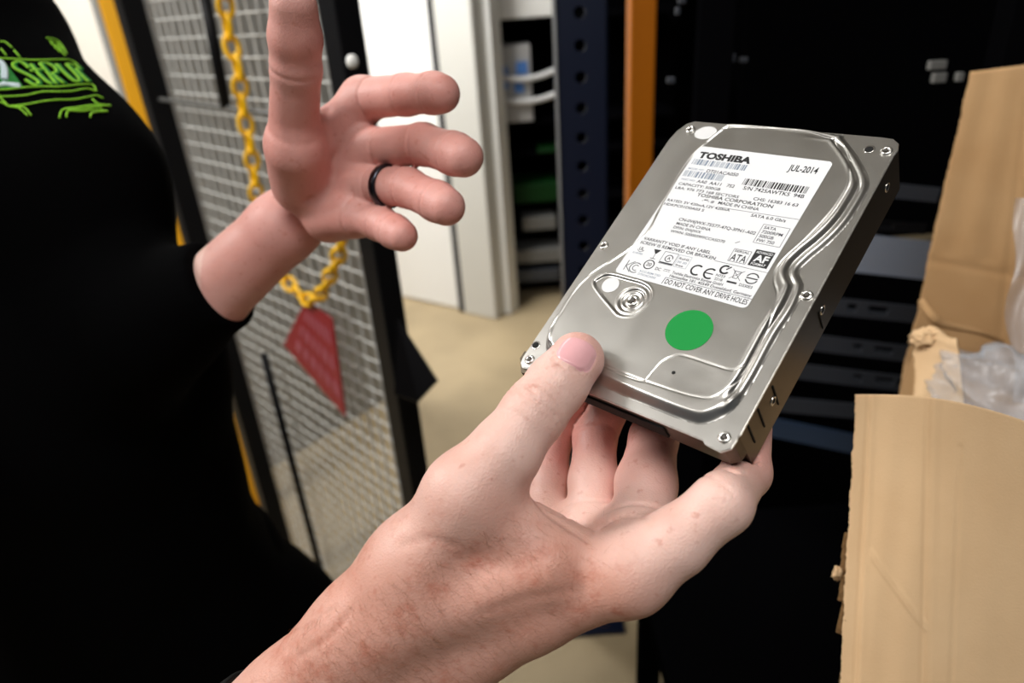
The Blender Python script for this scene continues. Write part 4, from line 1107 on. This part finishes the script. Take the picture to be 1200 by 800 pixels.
# thumb nail
def patch(fun, c, axis, view, wdt, lng, off, nu=28, nv=30):
    axis = axis / np.linalg.norm(axis); view = view / np.linalg.norm(view)
    side = np.cross(axis, view); side /= np.linalg.norm(side); view = np.cross(side, axis)
    uu, vv = np.meshgrid(np.linspace(-1, 1, nu), np.linspace(-1, 1, nv), indexing='ij')
    u, v = uu.ravel(), vv.ravel()
    r = np.maximum(np.abs(u), np.abs(v)); n4 = (np.abs(u) ** 3.2 + np.abs(v) ** 3.2) ** (1 / 3.2); sc = np.where(n4 > 1e-6, r / np.maximum(n4, 1e-6), 1)
    u, v = u * sc, v * sc
    o = c + side * (u * wdt)[:, None] + axis * (v * lng)[:, None] + view * 25
    p = march(fun, o, np.repeat(-view[None], len(o), 0))
    rim = sstep(1.0, .86, (np.abs(u) ** 3.2 + np.abs(v) ** 3.2) ** (1 / 3.2))
    g = view
    top = p + g * (off * (rim * 1.2 - .35))[:, None]; bot = p - g * 1.2
    V = np.concatenate([top, bot]); N = nu * nv; F = []
    for i in range(nu - 1):
        for j in range(nv - 1):
            q = (i * nv + j, (i + 1) * nv + j, (i + 1) * nv + j + 1, i * nv + j + 1); F.append(q[::-1]); F.append(tuple(N + x for x in q))
    for i in range(nu - 1):
        F.append((i * nv, (i + 1) * nv, N + (i + 1) * nv, N + i * nv)[::-1]); F.append((i * nv + nv - 1, (i + 1) * nv + nv - 1, N + (i + 1) * nv + nv - 1, N + i * nv + nv - 1))
    for j in range(nv - 1):
        F.append((j, j + 1, N + j + 1, N + j)); F.append(((nu - 1) * nv + j, (nu - 1) * nv + j + 1, N + (nu - 1) * nv + j + 1, N + (nu - 1) * nv + j)[::-1])
    return V, F
nc = f(676, 413, 262)
V, F = patch(front_hand, nc, (TT - TIP_) * np.array([.72, 1.12, 1]), np.array([-.12, -.30, -1.0]), 7.6, 6.8, .75)
M_nail = mat('nail', (226, 170, 174), .28, spec=.6, noise=.06, nscale=120)
o = mesh_obj('thumbnail', c2w(V / 1000), F, M_nail, person, True); o['label'] = 'pinkish thumbnail on the hand that holds the drive'

# short fine hair over the wrist and the back of the hand
rg = np.random.default_rng(11); hb_ = MB()
hx = np.c_[rg.uniform(330, 720, 2600), rg.uniform(590, 800, 2600)]
hx = hx[(hx[:, 1] > 742 - (hx[:, 0] - 330) * .52) & (hx[:, 1] < 792 - (hx[:, 0] - 560) * .36) & (rg.uniform(0, 1, len(hx)) < np.clip(1.0 - (hx[:, 0] - 330) / 420, .1, .8))]
d_ = np.c_[(hx - [600, 400]) / FPX, np.ones(len(hx))]; d_ /= np.linalg.norm(d_, axis=1)[:, None]
root = march(front_hand, d_ * 200, d_); root = root[np.abs(front_hand(root)) < .2]; nr = grad(front_hand, root)
flow = np.array([.62, .55, -.05]) + rg.normal(0, .28, (len(root), 3)); flow -= nr * (flow * nr).sum(1)[:, None]; flow /= np.linalg.norm(flow, axis=1)[:, None]
for i in range(len(root)):
    L_ = rg.uniform(3.0, 6.5); pts_ = [root[i] + flow[i] * L_ * t + nr[i] * (.05 + .75 * math.sin(t * 2.2)) for t in (0, .4, .75, 1.0)]
    hb_.tube(c2w(np.array(pts_) / 1000), np.array([.030, .026, .019, .006]) / 1000, 3)
hr = hb_.build('arm_hair', mat('brown_hair', (150, 100, 70), .6), person, True); hr['kind'] = 'stuff'

# ring on the ring finger of the open hand
rc_ = LF[2][0][0] * .45 + LF[2][1][0] * .55; ra = LF[2][1][0] - LF[2][0][0]; ra /= np.linalg.norm(ra)
a_ = np.cross(ra, [0, 0, 1.0]); a_ /= np.linalg.norm(a_); b_ = np.cross(ra, a_)
prof = [(-2.6, .2), (-2.6, 1.2), (-2.0, 1.7), (2.0, 1.7), (2.6, 1.2), (2.6, .2)]
n = 40; V = []; F = []
rad = np.zeros(n)
for j in range(n):
    d_ = a_ * math.cos(2 * math.pi * j / n) + b_ * math.sin(2 * math.pi * j / n)
    lo_, hi_ = 0.0, 20.0
    rad[j] = 10.9
for j in range(n):
    d_ = a_ * math.cos(2 * math.pi * j / n) + b_ * math.sin(2 * math.pi * j / n)
    for (t_, e_) in prof: V.append(rc_ + ra * t_ + d_ * (rad[j] + e_))
for j in range(n):
    for k in range(len(prof)): F.append((j * 6 + k, j * 6 + (k + 1) % 6, ((j + 1) % n) * 6 + (k + 1) % 6, ((j + 1) % n) * 6 + k))
M_ring = metal('dark_ring_metal', (70, 70, 78), .25)
o = mesh_obj('finger_ring', c2w(np.array(V) / 1000), F, M_ring, person, True); o['label'] = 'dark metal ring on the ring finger of the open hand'

# shirt
CUFF0, CUFF1 = f(175, 372, 500), f(275, 330, 458)
def shirt_d(p):
    d = group_d(p, [(HIPC + [60, 130, 110], HIPC, 168, 150), (HIPC, CHC, 150, 142), (CHC, UCH, 142, 112), (UCH, NK, 108, 62), (UCH, SH, 95, 65),
                    (SH, AM, 65, 63), (AM, EL, 62, 56), (EL, CUFF0, 54, 46), (CUFF0, CUFF1, 45, 30), (UCH + [-60, 20, 0], RSH, 105, 80), (RSH, RSH * .45 + REL * .55, 80, 58), (HIPC, HIPC + [-190, -60, -40], 150, 120), (CHC, CHC + [-160, 0, -20], 142, 120)], 30)
    d += 2.5 * np.sin(p[:, 0] * .045 + p[:, 1] * .02) * np.sin(p[:, 1] * .021 - p[:, 2] * .03)
    ax_ = np.array([.915, -.40, -.22]); ax_ = ax_ / np.linalg.norm(ax_)
    cut = (p - f(260, 340, 461)) @ ax_
    near_ = np.linalg.norm(p - CUFF1, axis=1) < 95
    d = np.where(near_, np.maximum(d, cut), d)
    return d
TV, TF = surface(shirt_d, (-780, -420, 240), (-40, 720, 960), 5.0, 1)
M_shirt = mat('black_cotton', (0.0018, 0.0018, 0.002), .95, spec=.02, lin=True)
mesh_obj('t_shirt', c2w(TV / 1000), TF, M_shirt, person, True)
# trousers and shoes, below the picture
DN = -_up; HZ = (c2w(HIPC / 1000)[2]) * 1000
def trousers_d(p):
    L_, R_ = HIPC + [-95, 0, 30], HIPC + [60, 0, 60]
    d = group_d(p, [(HIPC + [-60, 0, 40], HIPC + [20, 0, 40], 135, 130)], 30)
    for q in (L_, R_):
        d = smin(d, np.minimum(capd(p, q, q + DN * (HZ * .5), 92, 66), capd(p, q + DN * (HZ * .5), q + DN * (HZ - 95), 66, 58)), 40)
    return np.maximum(d, -((p - HIPC) @ DN) - 60)
GV, GF = surface(trousers_d, (-760, 150, 560), (100, 1250, 1400), 9.0, 1)
mesh_obj('trousers', c2w(GV / 1000), GF, M_shirt, person, True)
for off in ([-95, 0, 30], [60, 0, 60]):
    a0 = c2w((HIPC + off + DN * HZ) / 1000); b = MB()
    V_, F_ = crumple((0, 0, 0), (.055, .14, .06), 9.0 + off[0], 28, 18, .12)
    V_ = [(x + a0[0], y + a0[1] - .05, max(z, -.045) + .045) for x, y, z in V_]
    b.add(V_, F_); b.build('shoe', M_black, person, True)
# embroidery: stitched strokes laid on the cloth
def on_shirt(pts, lift=.9):
    pts = np.array(pts, float)
    d = np.c_[(pts[:, 0] / 6.664 - 600) / FPX, ((pts[:, 1] / 6.664 + 25) - 400) / FPX, np.ones(len(pts))]; d /= np.linalg.norm(d, axis=1)[:, None]
    o = d * 220
    q = march(shirt_d, o, d)
    return q - d * lift
M_lime = mat('lime_thread', (150, 224, 40), .7, noise=.35, nscale=900)
M_gthr = mat('green_thread', (20, 130, 40), .75, noise=.35, nscale=900)
M_wthr = mat('white_thread', (205, 222, 228), .75)
def strokes(name, lst, r, m):
    b = MB()
    for pts in lst:
        q = on_shirt(catmull(pts, 6, False) if len(pts) > 2 else np.linspace(pts[0], pts[1], 5))
        b.tube(c2w(q / 1000), r / 1000, 8)
    return b.build(name, m, person, True)
outline = [[(-40, 288), (60, 290), (200, 300), (330, 302), (450, 298), (540, 300), (600, 330), (622, 370)], [(-40, 535), (60, 530), (200, 515), (330, 508), (450, 510), (560, 500), (680, 490), (730, 500), (752, 545)],
           [(-40, 585), (80, 585), (210, 575), (330, 550), (450, 548), (560, 545), (680, 525), (745, 545)], [(70, 662), (200, 650), (330, 625), (450, 612), (570, 610), (680, 592), (750, 578), (805, 600)],
           [(-40, 628), (20, 635), (70, 662), (150, 678), (215, 735)], [(0, 590), (60, 655)], [(120, 668), (190, 672), (245, 735)],
           [(465, 755), (490, 690), (600, 672), (720, 655), (865, 660)], [(518, 750), (535, 700), (640, 700), (740, 690), (840, 700)], [(706, 750), (725, 712), (840, 702)],
           [(500, 682), (620, 685), (740, 668), (800, 672)], [(720, 605), (760, 640), (800, 650), (865, 655)],
           [(0, 160), (40, 162), (95, 205)], [(110, 225), (158, 280)], [(5, 212), (50, 265)],
           [(365, 130), (430, 140), (480, 180), (520, 250)], [(385, 150), (440, 165), (490, 215)], [(400, 175), (450, 195), (505, 262)], [(425, 205), (470, 225), (510, 268)], [(395, 160), (470, 240)]]
o = strokes('embroidered_outline', outline, .62, M_lime)
lets = [[(225, 365), (170, 322), (115, 322), (100, 345), (130, 375), (230, 425), (292, 465), (300, 490), (255, 492), (200, 455)],
        [(240, 335), (300, 410), (360, 465), (405, 490)], [(235, 385), (330, 380)],
        [(310, 330), (370, 400), (440, 490)], [(310, 330), (370, 330), (425, 360), (440, 395), (400, 410)], [(400, 410), (500, 485)],
        [(440, 335), (500, 400), (570, 460), (610, 470), (618, 450), (580, 400), (515, 335)], [(520, 335), (590, 345), (625, 375)], [(590, 370), (640, 425), (690, 470)]]
strokes('embroidered_letters', lets, .95, M_lime)
sh = [[(x + 22, y + 2) for x, y in l] for l in lets]
strokes('letter_shading', sh, .8, M_gthr)
q = on_shirt([(-60, 305), (40, 315), (190, 515), (-60, 528), (60, 420), (10, 420)], .5)
b = MB(); g = []
fillp = []
for v in np.linspace(0, 1, 12):
    row = [(-60 + (100 + 0 * v) * u + (150 * v) * u, 308 + 12 * u * (1 - v) + (215 - 5 * u) * v) for u in np.linspace(0, 1, 10)]
    fillp.append(row)
Q_ = on_shirt(np.array(fillp).reshape(-1, 2), .6); Q2_ = on_shirt(np.array(fillp).reshape(-1, 2), -.2)
V = np.concatenate([Q_, Q2_]); F = [(i * 10 + j, i * 10 + j + 1, (i + 1) * 10 + j + 1, (i + 1) * 10 + j) for i in range(11) for j in range(9)]
mesh_obj('green_patch', c2w(V / 1000), F + [tuple(120 + k for k in f_[::-1]) for f_ in F], M_gthr, person, True)
strokes('white_stitching', [[(-30, 315), (10, 318), (35, 350), (48, 400), (45, 455)], [(-30, 500), (60, 492), (155, 500)], [(-20, 330), (20, 340), (25, 450)], [(20, 480), (90, 500), (160, 512)]], 1.5, M_wthr)

# watch strap round the holding wrist
wc0, wc1 = f(262, 880, 281), f(322, 836, 279)
wax = f(360, 800, 278) - f(240, 888, 284); wax /= np.linalg.norm(wax)
wc = f(322, 872, 282) - wax * 6
a_ = np.cross(wax, [0, 0, 1.0]); a_ /= np.linalg.norm(a_); b_ = np.cross(wax, a_)
n = 56; V = []; F = []
def fore(p): return front_palm(p)
for j in range(n):
    d_ = a_ * math.cos(2 * math.pi * j / n) + b_ * math.sin(2 * math.pi * j / n)
    for t_ in (-10, 10):
        pt_ = march(fore, (wc + wax * t_ + d_ * 90)[None], -d_[None])[0]
        V += [pt_ + d_ * .1, pt_ + d_ * 2.6]
for j in range(n):
    i0, i1 = j * 4, ((j + 1) % n) * 4
    F += [(i0 + 1, i1 + 1, i1 + 3, i0 + 3), (i0, i0 + 2, i1 + 2, i1), (i0, i1, i1 + 1, i0 + 1), (i0 + 2, i0 + 3, i1 + 3, i1 + 2)]
mesh_obj('watch_strap', c2w(np.array(V) / 1000), F, mat('black_rubber', (0.004, 0.004, 0.004), .6, spec=.2, lin=True), person, True)
